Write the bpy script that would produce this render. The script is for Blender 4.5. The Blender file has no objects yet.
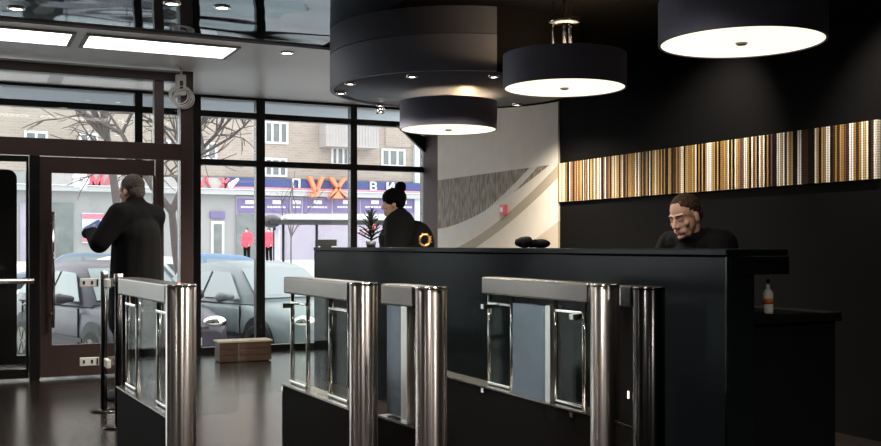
import bpy, bmesh, math, random
from mathutils import Vector, Matrix
random.seed(7)
scn = bpy.context.scene
COL = scn.collection
PI = math.pi
# ------------------------------------------------------------------ camera
F, CX, HY, H = 1000.0, 440.5, 246.0, 1.18
YAW = math.atan2(480, 1000)
S, C = math.sin(YAW), math.cos(YAW)
cam = bpy.data.cameras.new('camera'); co = bpy.data.objects.new('camera', cam); COL.objects.link(co)
co.location = (0, 0, H); co.rotation_euler = (PI/2, 0, -YAW)
cam.sensor_width = 36; cam.lens = 36*F/881; cam.shift_y = (HY-223)/881; cam.clip_start = .05; cam.clip_end = 400
scn.camera = co
def at(x, Y=None, X=None, d=None):
    """the place on a plane (Y, X or distance) that the photograph shows at column x -> X, Y, depth"""
    t = (x-CX)/F
    rx, ry = S+C*t, C-S*t
    if d is None: d = Y/ry if Y is not None else X/rx
    return rx*d, ry*d, d
def hz(y, d): return H+(HY-y)/F*d
# ------------------------------------------------------------------ materials
def nt(name):
    m = bpy.data.materials.new(name); m.use_nodes = True
    return m, m.node_tree.nodes, m.node_tree.links
def mat(name, col, rough=.5, metal=0., var=.12, scale=8., bump=0., bscale=40., spec=.5, aniso=0., stretch=None, rvar=0., emit=None, es=0., coat=0.):
    m, N, L = nt(name); b = N['Principled BSDF']
    b.inputs['Roughness'].default_value = rough; b.inputs['Metallic'].default_value = metal
    b.inputs['Specular IOR Level'].default_value = spec; b.inputs['Coat Weight'].default_value = coat; b.inputs['Coat Roughness'].default_value = .05
    tc = N.new('ShaderNodeTexCoord'); mp = N.new('ShaderNodeMapping'); L.new(tc.outputs['Object'], mp.inputs[0])
    if stretch: mp.inputs['Scale'].default_value = stretch
    n = N.new('ShaderNodeTexNoise'); n.inputs['Scale'].default_value = scale; n.inputs['Detail'].default_value = 4
    L.new(mp.outputs[0], n.inputs['Vector'])
    mx = N.new('ShaderNodeMix'); mx.data_type = 'RGBA'
    mx.inputs[6].default_value = (*[c*(1-var) for c in col], 1); mx.inputs[7].default_value = (*[min(1, c*(1+var)) for c in col], 1)
    L.new(n.outputs['Fac'], mx.inputs[0]); L.new(mx.outputs[2], b.inputs['Base Color'])
    if rvar:
        r = N.new('ShaderNodeMapRange'); r.inputs[3].default_value = max(0, rough-rvar); r.inputs[4].default_value = rough+rvar
        L.new(n.outputs['Fac'], r.inputs[0]); L.new(r.outputs[0], b.inputs['Roughness'])
    if bump:
        n2 = N.new('ShaderNodeTexNoise'); n2.inputs['Scale'].default_value = bscale; L.new(mp.outputs[0], n2.inputs['Vector'])
        bp = N.new('ShaderNodeBump'); bp.inputs['Strength'].default_value = bump; bp.inputs['Distance'].default_value = .02
        L.new(n2.outputs['Fac'], bp.inputs['Height']); L.new(bp.outputs[0], b.inputs['Normal'])
    if aniso:
        b.inputs['Anisotropic'].default_value = aniso; b.inputs['Anisotropic Rotation'].default_value = .25
        tg = N.new('ShaderNodeTangent'); tg.direction_type = 'RADIAL'; tg.axis = 'Z'; L.new(tg.outputs[0], b.inputs['Tangent'])
    if emit:
        b.inputs['Emission Color'].default_value = (*emit, 1); b.inputs['Emission Strength'].default_value = es
    return m
def glass(name, tint=(1, 1, 1), f0=.045, rough=0., gz=1.):
    m, N, L = nt(name); N.remove(N['Principled BSDF']); out = N['Material Output']
    t = N.new('ShaderNodeBsdfTransparent'); t.inputs[0].default_value = (*tint, 1)
    g = N.new('ShaderNodeBsdfGlossy'); g.inputs['Roughness'].default_value = rough
    lw = N.new('ShaderNodeLayerWeight'); lw.inputs[0].default_value = .5
    p = N.new('ShaderNodeMath'); p.operation = 'POWER'; p.inputs[1].default_value = 5; L.new(lw.outputs['Facing'], p.inputs[0])
    a = N.new('ShaderNodeMath'); a.operation = 'MULTIPLY_ADD'; a.inputs[1].default_value = (1-f0)*gz; a.inputs[2].default_value = f0
    L.new(p.outputs[0], a.inputs[0])
    mx = N.new('ShaderNodeMixShader'); L.new(a.outputs[0], mx.inputs[0]); L.new(t.outputs[0], mx.inputs[1]); L.new(g.outputs[0], mx.inputs[2])
    L.new(mx.outputs[0], out.inputs[0]); return m
M = {}
def lacquer(name, col, f0, gz, rough):
    """black paint: dull base under a weak sheen"""
    m, N, L = nt(name); N.remove(N['Principled BSDF']); out = N['Material Output']
    t = N.new('ShaderNodeBsdfDiffuse'); g = N.new('ShaderNodeBsdfGlossy'); g.inputs['Roughness'].default_value = rough
    n = N.new('ShaderNodeTexNoise'); n.inputs['Scale'].default_value = 3
    mc = N.new('ShaderNodeMix'); mc.data_type = 'RGBA'; mc.inputs[6].default_value = (*[c*.85 for c in col], 1); mc.inputs[7].default_value = (*[c*1.15 for c in col], 1)
    L.new(n.outputs['Fac'], mc.inputs[0]); L.new(mc.outputs[2], t.inputs[0])
    lw = N.new('ShaderNodeLayerWeight'); lw.inputs[0].default_value = .5
    p = N.new('ShaderNodeMath'); p.operation = 'POWER'; p.inputs[1].default_value = 4; L.new(lw.outputs['Facing'], p.inputs[0])
    a = N.new('ShaderNodeMath'); a.operation = 'MULTIPLY_ADD'; a.inputs[1].default_value = gz; a.inputs[2].default_value = f0
    L.new(p.outputs[0], a.inputs[0])
    mx = N.new('ShaderNodeMixShader'); L.new(a.outputs[0], mx.inputs[0]); L.new(t.outputs[0], mx.inputs[1]); L.new(g.outputs[0], mx.inputs[2])
    L.new(mx.outputs[0], out.inputs[0]); return m
M['steel'] = mat('brushed_steel', (.52, .47, .44), .28, 1, var=.04, scale=3, aniso=.8)
M['beam_steel'] = mat('beam_steel', (.20, .185, .17), .26, 1, var=.04, scale=2)
M['dark_steel'] = mat('dark_steel', (.05, .048, .05), .22, 1, var=.05, scale=3, aniso=.7)
M['chrome'] = mat('chrome', (.8, .78, .75), .1, 1, var=.04)
M['panel_steel'] = mat('panel_steel', (.17, .20, .235), .27, 1, var=.05, scale=2)
M['strip_steel'] = mat('strip_steel', (.75, .73, .70), .28, 1, var=.1, scale=12)
M['plinth'] = lacquer('black_plinth', (.011, .0095, .0085), .006, .03, .3)
M['black_gloss'] = lacquer('black_gloss', (.0075, .0095, .011), .014, .05, .16)
M['black_wall'] = lacquer('black_wall', (.0062, .0058, .0056), .004, .02, .45)
M['grey_wall'] = mat('grey_wall', (.34, .32, .30), .7, var=.08, scale=2)
M['black_matte'] = lacquer('black_matte', (.009, .009, .0095), .003, .015, .6)
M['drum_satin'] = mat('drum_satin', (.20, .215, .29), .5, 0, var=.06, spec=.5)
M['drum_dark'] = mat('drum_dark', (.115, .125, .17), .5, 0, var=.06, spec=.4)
M['shade_black'] = mat('lamp_fabric', (.19, .195, .27), .55, 0, var=.1, scale=60, spec=.3, bump=.03, bscale=300)
M['brown'] = mat('brown_aluminium', (.06, .034, .032), .38, 0, var=.15, scale=6, spec=.45)
M['mauve'] = mat('mauve_brown_paint', (.10, .06, .062), .65, 0, var=.1, scale=5, spec=.2)
M['brown_dark'] = mat('dark_profile', (.010, .008, .008), .35, 0, var=.15, spec=.4)
M['soffit'] = mat('grey_soffit', (.88, .86, .85), .38, 0, var=.03, scale=1.2, spec=.9)
M['white_plastic'] = mat('white_plastic', (.8, .79, .76), .4, var=.04)
M['pane'] = glass('window_glass', (.97, .985, .98), .03)
M['gate_glass'] = glass('gate_glass', (.95, .97, .96), .015, gz=.35)
M['gate_glass_green'] = glass('gate_glass_green', (.88, .93, .90), .012, gz=.22)
M['glass_dark'] = mat('car_glass', (.10, .13, .14), .06, 0, var=.1, spec=.8, coat=1)
M['car_glass_pale'] = mat('car_glass_pale', (.20, .24, .25), .1, 0, var=.12, scale=1, spec=.6, coat=.2)
def emis(name, col, s):
    m, N, L = nt(name); b = N['Principled BSDF']
    n = N.new('ShaderNodeTexNoise'); n.inputs['Scale'].default_value = 3
    mx = N.new('ShaderNodeMix'); mx.data_type = 'RGBA'; mx.inputs[6].default_value = (*[c*.98 for c in col], 1); mx.inputs[7].default_value = (*col, 1)
    L.new(n.outputs[0], mx.inputs[0]); L.new(mx.outputs[2], b.inputs['Emission Color']); b.inputs['Emission Strength'].default_value = s
    b.inputs['Base Color'].default_value = (*[c*.8 for c in col], 1); return m
M['troffer'] = emis('troffer_diffuser', (1, .97, .93), 4.0)
M['diffuser'] = emis('lamp_diffuser', (1, .90, .68), 1.42)
M['bulb'] = emis('downlight_bulb', (1, .98, .94), 12)
M['warm_up'] = emis('warm_upper_bulb', (1, .62, .25), 3)
M['red_led'] = emis('red_led', (1, .04, .06), 6)
M['pink_led'] = emis('pink_led', (1, .75, .72), 2.5)
# glossy stretched ceiling
def stretch_ceiling():
    m = mat('stretch_ceiling', (.008, .012, .016), .03, 0, var=.05, spec=.9)
    N, L = m.node_tree.nodes, m.node_tree.links; b = N['Principled BSDF']; b.inputs['IOR'].default_value = 2.1; b.inputs['Specular Tint'].default_value = (.72, .90, 1, 1)
    tc = N.new('ShaderNodeTexCoord'); mp = N.new('ShaderNodeMapping'); mp.inputs['Scale'].default_value = (.55, 1.0, 1); L.new(tc.outputs['Object'], mp.inputs[0])
    n = N.new('ShaderNodeTexNoise'); n.inputs['Scale'].default_value = 1.5; n.inputs['Detail'].default_value = 1.0; L.new(mp.outputs[0], n.inputs['Vector'])
    bp = N.new('ShaderNodeBump'); bp.inputs['Strength'].default_value = .22; bp.inputs['Distance'].default_value = .08
    L.new(n.outputs[0], bp.inputs['Height']); L.new(bp.outputs[0], b.inputs['Normal']); return m
M['stretch'] = stretch_ceiling()
def brick(name, c1, c2, mortar, scale, rough=.8, w=.5, h=.25, vert=True, msize=.02):
    m, N, L = nt(name); b = N['Principled BSDF']; b.inputs['Roughness'].default_value = rough; b.inputs['Specular IOR Level'].default_value = .3
    tc = N.new('ShaderNodeTexCoord'); sp = N.new('ShaderNodeSeparateXYZ'); cb = N.new('ShaderNodeCombineXYZ'); L.new(tc.outputs['Object'], sp.inputs[0])
    L.new(sp.outputs[0], cb.inputs[0]); L.new(sp.outputs[2 if vert else 1], cb.inputs[1])
    t = N.new('ShaderNodeTexBrick'); t.inputs['Scale'].default_value = scale; t.inputs['Mortar Size'].default_value = msize
    t.inputs['Brick Width'].default_value = w; t.inputs['Row Height'].default_value = h
    for k, c in zip((1, 2, 3), (c1, c2, mortar)): t.inputs[k].default_value = (*c, 1)
    L.new(cb.outputs[0], t.inputs['Vector'])
    n = N.new('ShaderNodeTexNoise'); n.inputs['Scale'].default_value = .6; n.inputs['Detail'].default_value = 5; L.new(tc.outputs['Object'], n.inputs['Vector'])
    mx = N.new('ShaderNodeMix'); mx.data_type = 'RGBA'; mx.blend_type = 'MULTIPLY'; mx.inputs[0].default_value = .55
    r = N.new('ShaderNodeMapRange'); r.inputs[3].default_value = .6; r.inputs[4].default_value = 1.25; L.new(n.outputs[0], r.inputs[0])
    L.new(t.outputs[0], mx.inputs[6]); L.new(r.outputs[0], mx.inputs[7]); L.new(mx.outputs[2], b.inputs['Base Color']); return m
M['brick'] = brick('beige_brick', (.38, .325, .275), (.33, .275, .235), (.40, .355, .32), 1, w=.42, h=.15)
M['tile'] = brick('floor_tile', (.020, .0155, .013), (.017, .013, .0115), (.009, .007, .0065), 1, rough=.2, w=1.2, h=.6, vert=False, msize=.006)
M['shopwall'] = mat('pale_render', (.32, .32, .32), .8, var=.1, scale=.8)
M['lilac'] = mat('lilac_shopfront', (.36, .32, .40), .5, var=.2, scale=.9)
M['banner'] = mat('violet_banner', (.16, .13, .28), .5, var=.2, scale=2)
M['sign_blue'] = mat('sign_blue', (.045, .065, .20), .5, var=.15)
M['sign_pink'] = mat('sign_pink', (.66, .26, .29), .5, var=.1)
M['sign_orange'] = mat('orange_letter', (.88, .25, .12), .5, var=.05)
M['sign_red'] = mat('red_letter', (.68, .11, .14), .5, var=.05)
M['sign_white'] = mat('white_letter', (.82, .80, .84), .5, var=.05)
M['board'] = mat('pale_board', (.40, .375, .37), .6, var=.12, scale=3)
M['ledge'] = mat('grey_ledge', (.42, .43, .43), .7, var=.15)
M['winframe'] = mat('white_window_frame', (.62, .62, .62), .5, var=.04)
M['winglass'] = mat('far_window_glass', (.13, .15, .15), .1, var=.5, scale=1.4, spec=.7)
M['snow'] = mat('snow', (.85, .87, .9), .8, var=.06, scale=4, bump=.2, bscale=8)
M['asphalt'] = mat('wet_asphalt', (.28, .28, .28), .45, var=.55, scale=.7)
M['walk'] = mat('slush_pavement', (.84, .84, .84), .5, var=.3, scale=1.2)
M['bark'] = mat('bark', (.11, .09, .085), .85, var=.3, scale=12)
M['rubber'] = mat('rubber', (.015, .015, .016), .7)
M['trimblack'] = mat('black_trim', (.02, .02, .022), .5)
M['red_coat'] = mat('red_coat', (.75, .08, .12), .8, var=.15)
M['dark_cloth'] = mat('black_cloth', (.0032, .0032, .0035), .9, var=.3, scale=30, spec=.15, bump=.12, bscale=25)
M['knit'] = mat('black_knit', (.007, .007, .008), .95, var=.3, scale=60, spec=.1, bump=.4, bscale=120)
M['skin'] = mat('skin', (.74, .46, .35), .6, var=.16, scale=22, spec=.22, bump=.08, bscale=60)
M['skin'].node_tree.nodes['Principled BSDF'].inputs['Subsurface Weight'].default_value = .25
M['skin'].node_tree.nodes['Principled BSDF'].inputs['Subsurface Radius'].default_value = (.012, .005, .003)
M['lip'] = mat('lip_skin', (.42, .18, .15), .5, var=.1)
M['hair_grey'] = mat('grey_hair', (.09, .075, .07), .8, var=.45, scale=60, bump=.4, bscale=160)
M['hair_brown'] = mat('russet_hair', (.055, .026, .014), .85, var=.4, scale=60, bump=.4, bscale=160)
M['leaf_fir'] = mat('fir_green', (.006, .009, .007), .9, var=.3, spec=.1)
M['gold'] = mat('gold_tinsel', (.75, .45, .14), .3, 1, var=.3, scale=30)
M['wood'] = mat('reddish_wood', (.075, .038, .024), .5, var=.4, scale=4, stretch=(1, 1, 8))
M['wood_top'] = mat('pale_wood_edge', (.50, .40, .30), .5, var=.1)
M['orange'] = mat('orange_label', (.75, .22, .05), .5, var=.05)
M['bottle_white'] = mat('bottle_white', (.95, .90, .82), .35, var=.04)
M['poster_pink'] = mat('poster_pink', (.55, .18, .25), .6, var=.15, scale=3)
M['poster_pale'] = mat('poster_pale', (.62, .62, .70), .6, var=.15, scale=3)
M['canopy'] = mat('canopy_grey', (.50, .56, .62), .5, var=.12, scale=1.5)
M['roller'] = mat('ribbed_grey', (.45, .45, .44), .7, var=.1)
# ------------------------------------------------------------------ mesh helpers
class MB:
    def __init__(s): s.bm = bmesh.new(); s.mats = []; s.mi = 0
    def use(s, m):
        if m not in s.mats: s.mats.append(m)
        s.mi = s.mats.index(m); return s
    def _mark(s, n0):
        for f in list(s.bm.faces)[n0:]: f.material_index = s.mi
    def box(s, x0, x1, y0, y1, z0, z1, rot=0, piv=None):
        n = len(s.bm.faces)
        v = [s.bm.verts.new((x, y, z)) for z in (z0, z1) for x, y in ((x0, y0), (x1, y0), (x1, y1), (x0, y1))]
        for q in ((3, 2, 1, 0), (4, 5, 6, 7), (0, 1, 5, 4), (1, 2, 6, 5), (2, 3, 7, 6), (3, 0, 4, 7)): s.bm.faces.new([v[i] for i in q])
        if rot:
            bmesh.ops.rotate(s.bm, verts=v, cent=piv or Vector(((x0+x1)/2, (y0+y1)/2, 0)), matrix=Matrix.Rotation(rot, 3, 'Z'))
        s._mark(n); return s
    def cbox(s, c, d, R=None):
        n = len(s.bm.faces)
        r = bmesh.ops.create_cube(s.bm, size=1); mt = Matrix.Translation(c) @ (R.to_4x4() if R else Matrix()) @ Matrix.Diagonal((*d, 1))
        bmesh.ops.transform(s.bm, matrix=mt, verts=r['verts']); s._mark(n); return s
    def frustum(s, p0, p1, r0, r1=None, seg=20, caps=True):
        n = len(s.bm.faces)
        r1 = r0 if r1 is None else r1; p0, p1 = Vector(p0), Vector(p1); ax = (p1-p0)
        q = ax.to_track_quat('Z', 'Y').to_matrix()
        a = []; b = []
        for i in range(seg):
            v = Vector((math.cos(2*PI*i/seg), math.sin(2*PI*i/seg), 0))
            a.append(s.bm.verts.new(p0+q@(v*r0))); b.append(s.bm.verts.new(p1+q@(v*r1)))
        for i in range(seg):
            j = (i+1) % seg; s.bm.faces.new((a[i], a[j], b[j], b[i])).smooth = True
        if caps: s.bm.faces.new(a[::-1]); s.bm.faces.new(b)
        s._mark(n); return s
    def tube(s, pts, r, seg=8):
        for p, q in zip(pts[:-1], pts[1:]): s.frustum(p, q, r, r, seg)
        return s
    def ell(s, c, r, R=None, u=16, v=10):
        n = len(s.bm.faces)
        k = bmesh.ops.create_uvsphere(s.bm, u_segments=u, v_segments=v, radius=1)
        mt = Matrix.Translation(c) @ (R.to_4x4() if R else Matrix()) @ Matrix.Diagonal((*(r if hasattr(r, '__len__') else (r, r, r)), 1))
        bmesh.ops.transform(s.bm, matrix=mt, verts=k['verts'])
        for f in list(s.bm.faces)[n:]: f.smooth = True
        s._mark(n); return s
    def cap(s, p0, p1, r0, r1=None, seg=12):
        r1 = r0 if r1 is None else r1
        s.frustum(p0, p1, r0, r1, seg); s.ell(p0, r0, u=seg, v=8); s.ell(p1, r1, u=seg, v=8); return s
    def lathe(s, prof, c=(0, 0, 0), seg=32):
        n = len(s.bm.faces); rings = []
        for r, z in prof:
            if r < 1e-6: rings.append([s.bm.verts.new((c[0], c[1], c[2]+z))])
            else: rings.append([s.bm.verts.new((c[0]+r*math.cos(2*PI*i/seg), c[1]+r*math.sin(2*PI*i/seg), c[2]+z)) for i in range(seg)])
        for a, b in zip(rings[:-1], rings[1:]):
            for i in range(seg):
                j = (i+1) % seg
                f = [a[i % len(a)], a[j % len(a)], b[j % len(b)], b[i % len(b)]]
                f = list(dict.fromkeys(f))
                if len(f) > 2: s.bm.faces.new(f).smooth = True
        s._mark(n); return s
    def prism(s, pts, z0, z1):
        n = len(s.bm.faces)
        a = [s.bm.verts.new((x, y, z0)) for x, y in pts]; b = [s.bm.verts.new((x, y, z1)) for x, y in pts]
        k = len(pts)
        for i in range(k): s.bm.faces.new((a[i], a[(i+1) % k], b[(i+1) % k], b[i]))
        s.bm.faces.new(a[::-1]); s.bm.faces.new(b); s._mark(n); return s
    def slab(s, pts3, th):
        """a flat polygon given in space, made th thick along its normal"""
        n0 = len(s.bm.faces); P = [Vector(p) for p in pts3]
        nn = (P[1]-P[0]).cross(P[2]-P[0]).normalized()*th
        a = [s.bm.verts.new(p) for p in P]; b = [s.bm.verts.new(p+nn) for p in P]; k = len(P)
        for i in range(k): s.bm.faces.new((a[i], a[(i+1) % k], b[(i+1) % k], b[i]))
        s.bm.faces.new(a[::-1]); s.bm.faces.new(b); s._mark(n0); return s
    def torus(s, c, R, r, rot=None, seg=32, ms=8):
        n = len(s.bm.faces); g = []
        for i in range(seg):
            a = 2*PI*i/seg; row = []
            for j in range(ms):
                b = 2*PI*j/ms
                p = Vector(((R+r*math.cos(b))*math.cos(a), (R+r*math.cos(b))*math.sin(a), r*math.sin(b)))
                row.append(s.bm.verts.new((rot@p if rot else p)+Vector(c)))
            g.append(row)
        for i in range(seg):
            for j in range(ms):
                s.bm.faces.new((g[i][j], g[(i+1) % seg][j], g[(i+1) % seg][(j+1) % ms], g[i][(j+1) % ms])).smooth = True
        s._mark(n); return s
    def build(s, name, m=None, parent=None, bevel=0, bseg=2, smooth=None):
        bmesh.ops.recalc_face_normals(s.bm, faces=s.bm.faces)
        me = bpy.data.meshes.new(name); s.bm.to_mesh(me); s.bm.free()
        ms = ([M[k] for k in s.mats] if s.mats else []) or [M[m] if isinstance(m, str) else m]
        for x in ms: me.materials.append(x)
        o = bpy.data.objects.new(name, me); COL.objects.link(o)
        if parent: o.parent = parent
        if bevel:
            b = o.modifiers.new('edge', 'BEVEL'); b.width = bevel; b.segments = bseg; b.limit_method = 'ANGLE'; b.angle_limit = .7
        return o
def thing(name, label, cat, loc=(0, 0, 0), rz=0, group=None):
    o = bpy.data.objects.new(name, None); COL.objects.link(o); o.location = loc; o.rotation_euler = (0, 0, rz)
    return tag(o, label, cat, group)
def tag(o, label, cat, group=None):
    o['label'] = label; o['category'] = cat
    if group: o['group'] = group
    return o
def struct(o, label=None, cat=None):
    o['kind'] = 'structure'
    if label: o['label'] = label; o['category'] = cat
    return o
def sbox(name, m, *a, bevel=0, parent=None):
    o = MB().box(*a).build(name, m, parent, bevel)
    return o if parent else struct(o)
def text_part(name, txt, size, m, parent, loc, depth=.03, rot=(PI/2, 0, 0), bold=0.0, xs=1.0):
    cu = bpy.data.curves.new(name, 'FONT'); cu.body = txt; cu.size = size; cu.extrude = depth; cu.align_x = 'CENTER'; cu.align_y = 'CENTER'; cu.offset = bold; cu.resolution_u = 3
    t = bpy.data.objects.new('tmp', cu); COL.objects.link(t)
    dg = bpy.context.evaluated_depsgraph_get(); me = bpy.data.meshes.new_from_object(t.evaluated_get(dg)); bpy.data.objects.remove(t)
    me.name = name; me.materials.clear(); me.materials.append(M[m])
    o = bpy.data.objects.new(name, me); COL.objects.link(o); o.parent = parent; o.location = loc; o.rotation_euler = rot; o.scale = (xs, 1, 1); return o
# ================================================================== ROOM SHELL
YF, YD, YS, XW = 11.0, 9.5, 8.0, 5.0         # facade, door plane, soffit edge, dark wall
ZC, ZG = 2.83, 2.85
XL, YB = -4.0, -2.5
sbox('floor', 'tile', XL-.2, XW+.2, YB-.2, YF+.12, -.6, 0)
sbox('wall_right', 'black_wall', XW, XW+.2, YB, 10.45, 0, 3.1)
sbox('wall_left', 'grey_wall', XL-.2, XL, YB, YF, 0, 3.1)
sbox('wall_back', 'grey_wall', XL, XW, YB-.2, YB, 0, 3.1)
sbox('ceiling', 'soffit', XL, XW+.2, YS, YF+.06, ZC, 3.1)
XG = 2.72
sbox('ceiling_stretched', 'stretch', XL, XG, YB, YS, ZG, 3.1)
sbox('ceiling_counter', 'black_matte', XG, XW, YB, YS, ZG, 3.1)
# pale wall panel with a graphic of diagonal waves
def marble():
    m = mat('pale_wave_panel', (.76, .68, .58), .5, var=.08, scale=6, spec=.15)
    N, L = m.node_tree.nodes, m.node_tree.links; b = N['Principled BSDF']
    base = b.inputs['Base Color'].links[0].from_socket
    tc = N.new('ShaderNodeTexCoord'); sp = N.new('ShaderNodeSeparateXYZ'); L.new(tc.outputs['Object'], sp.inputs[0])
    def mth(op, a, c):
        n = N.new('ShaderNodeMath'); n.operation = op
        for i, v in enumerate((a, c)):
            if isinstance(v, (int, float)): n.inputs[i].default_value = v
            else: L.new(v, n.inputs[i])
        return n.outputs[0]
    Y, Zc = sp.outputs[1], sp.outputs[2]
    u = mth('SUBTRACT', 10.45, Y)                        # 0 at the column, 2.6 at the black wall
    def curve(a, k, p): return mth('ADD', a, mth('MULTIPLY', k, mth('POWER', u, p)))
    def mask(*conds):
        r = conds[0]
        for c in conds[1:]: r = mth('MULTIPLY', r, c)
        return r
    cur = base
    def layer(mk, col, fac=1.0):
        nonlocal cur
        mx = N.new('ShaderNodeMix'); mx.data_type = 'RGBA'; L.new(mth('MULTIPLY', mk, fac), mx.inputs[0]); L.new(cur, mx.inputs[6])
        if isinstance(col, tuple): mx.inputs[7].default_value = (*col, 1)
        else: L.new(col, mx.inputs[7])
        cur = mx.outputs[2]
    # dark, vertically streaked wedge
    n = N.new('ShaderNodeTexNoise'); n.inputs['Scale'].default_value = 9; n.inputs['Detail'].default_value = 6
    mp = N.new('ShaderNodeMapping'); mp.inputs['Scale'].default_value = (1, 3.5, .9); L.new(tc.outputs['Object'], mp.inputs[0]); L.new(mp.outputs[0], n.inputs['Vector'])
    cr = N.new('ShaderNodeValToRGB'); cr.color_ramp.elements[0].position = .38; cr.color_ramp.elements[1].position = .72
    cr.color_ramp.elements[0].color = (.15, .115, .075, 1); cr.color_ramp.elements[1].color = (.46, .38, .28, 1); L.new(n.outputs[0], cr.inputs[0])
    c1 = curve(1.38, .135, 1.6)
    layer(mask(mth('LESS_THAN', Zc, 1.94), mth('GREATER_THAN', Zc, c1)), cr.outputs[0])
    c2, c3 = curve(1.10, .19, 1.55), curve(.98, .20, 1.5)
    layer(mask(mth('LESS_THAN', Zc, c2), mth('GREATER_THAN', Zc, c3)), (.34, .27, .17), .8)
    c4 = curve(.70, .17, 1.5)
    layer(mask(mth('LESS_THAN', Zc, c4)), (.46, .37, .27), .75)
    c5, c6 = curve(1.30, .20, 1.6), curve(1.22, .20, 1.6)
    layer(mask(mth('LESS_THAN', Zc, c5), mth('GREATER_THAN', Zc, c6)), (.74, .70, .64), .8)
    L.new(cur, b.inputs['Base Color']); return m
YM = at(560, X=XW)[1]
struct(MB().box(XW-.02, XW, YM, 10.45, 0, ZC).build('trim_1', marble()))
struct(MB().box(XW+.03, XW+.2, 10.45, YF+.05, 0, ZC).build('trim_2', 'mauve', bevel=.005))
# ------------------------------------------------------------------ facade windows
def window(n, x0, x1, ml, mr, z_tr=(2.10, 2.63)):
    """one bay, x0..x1 clear glass; ml, mr the halves of its mullions"""
    b = MB(); y0, y1 = YF-.05, YF+.05
    b.box(x0-ml, x0, y0, y1, 0, ZC); b.box(x1, x1+mr, y0, y1, 0, ZC)
    levels = [.07]+list(z_tr)+[ZC-.03]
    b.box(x0, x1, y0, y1, 0, .07)
    for z in z_tr: b.box(x0, x1, y0, y1, z-.033, z+.033)
    b.box(x0, x1, y0, y1, ZC-.03, ZC)
    w = struct(b.build('window_%d' % n, 'brown_dark'))
    for za, zb in zip(levels[:-1], levels[1:]):
        MB().box(x0+.001, x1-.001, YF-.006, YF+.006, za+(.034 if za > .1 else 0), zb-(.034 if zb < ZC-.1 else 0)).build('pane', 'pane', w)
m1, m2 = at(259.5, Y=YF)[0], at(352.5, Y=YF)[0]
xj = at(200, Y=YF)[0]; xc = XW+.028
window(1, xj, m1-.05, .12, .05); window(2, m1+.05, m2-.04, .05, .04); window(3, m2+.04, xc, .04, .001)
xm = at(138, Y=YF)[0]
window(4, -1.2, xm-.04, .1, .04, (2.63,)); window(5, xm+.04, xj-.121, .04, .0, (2.63,))
# black raking strut between the upper transom and the column
p = at(396, Y=YF-.1); q = at(426, Y=YF-.1)
struct(MB().slab([(p[0], YF-.1, hz(121, p[2])), (q[0], YF-.1, hz(136, p[2])), (q[0], YF-.1, hz(152, p[2])), (p[0]+.02, YF-.1, hz(125, p[2]))], .05).build('trim_3', 'brown_dark'))
# ------------------------------------------------------------------ entrance screen and doors
def DX(x): return at(x, Y=YD)[0]
def bx(name, m, x0, x1, z0, z1, t=.05, y=YD): return struct(MB().box(x0, x1, y-t, y+t, z0, z1).build(name, m, bevel=.004))
bx('trim_4', 'brown', -1.6, DX(179), 2.71, 2.79)                       # head of the screen
struct(MB().box(-1.6, DX(191), YD-.06, YD-.045, 2.79, 2.808).build('trim_5', 'white_plastic'))
bx('trim_6', 'brown', -1.6, DX(179), 1.98, 2.13)                       # transom over the doors
bx('trim_7', 'brown', DX(179), DX(191.5), 0, 2.808, .08)                # corner post
bx('trim_8', 'brown', DX(153.5), DX(163), 2.131, 2.709, .05)
bx('trim_9', 'brown', DX(155), DX(163), 0, 1.979, .05)
bx('trim_10', 'brown_dark', DX(29), DX(39.5), 0, 1.979, .06)
bx('trim_11', 'brown_dark', DX(163)+.001, DX(179)-.001, 0, .33, .04)
tw = struct(MB().box(-1.6, DX(153), YD-.006, YD+.006, 2.132, 2.708).build('window_6', 'pane'))
tw2 = struct(MB().box(DX(163.5), DX(178.5), YD-.006, YD+.006, .332, 2.708).build('window_7', 'pane'))
# main leaf
d1 = struct(MB().box(DX(40), DX(51.5), YD-.03, YD+.03, .02, 1.97).box(DX(51.5), DX(154), YD-.03, YD+.03, 1.83, 1.97).box(DX(51.5), DX(154), YD-.03, YD+.03, .02, .30)
            .box(DX(152.5), DX(154.5), YD-.03, YD+.03, .30, 1.83).build('door_1', 'brown'))
MB().box(DX(51.5), DX(152.5), YD-.005, YD+.005, .30, 1.83).build('pane', 'pane', d1)
hx = DX(52.5); hd = at(52.5, Y=YD)[2]
h = MB().frustum((hx, YD-.09, hz(327, hd)), (hx, YD-.09, hz(212, hd)), .014)
for yy in (223, 314): h.frustum((hx-.02, YD-.09, hz(yy, hd)), (hx-.02, YD-.02, hz(yy, hd)), .009)
h.build('door_handle', 'chrome', d1)
# second, round-cornered leaf at the left
x0, x1 = DX(-60), DX(28.5)
b = MB().box(x0, x1, YD-.03, YD+.03, 1.92, 1.97).box(DX(26), x1, YD-.03, YD+.03, .02, 1.92).box(x0, DX(26), YD-.03, YD+.03, .02, .1)
d2 = struct(b.build('door_2', 'brown_dark'))
MB().box(x0, DX(26), YD-.005, YD+.005, .1, 1.92).build('pane', 'pane', d2)
b = MB(); pts = [(x0, .1), (DX(19.5), .1), (DX(19.5), 1.72)]
for k in range(7):
    a = k/6*PI/2; pts.append((DX(19.5)-.08+.08*math.cos(a), 1.80+.08*math.sin(a)))
pts.append((x0, 1.88)); 
b.slab([(x, YD+.5, z) for x, z in pts], .05)
d3 = struct(b.build('door_3', 'brown_dark'))
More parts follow.
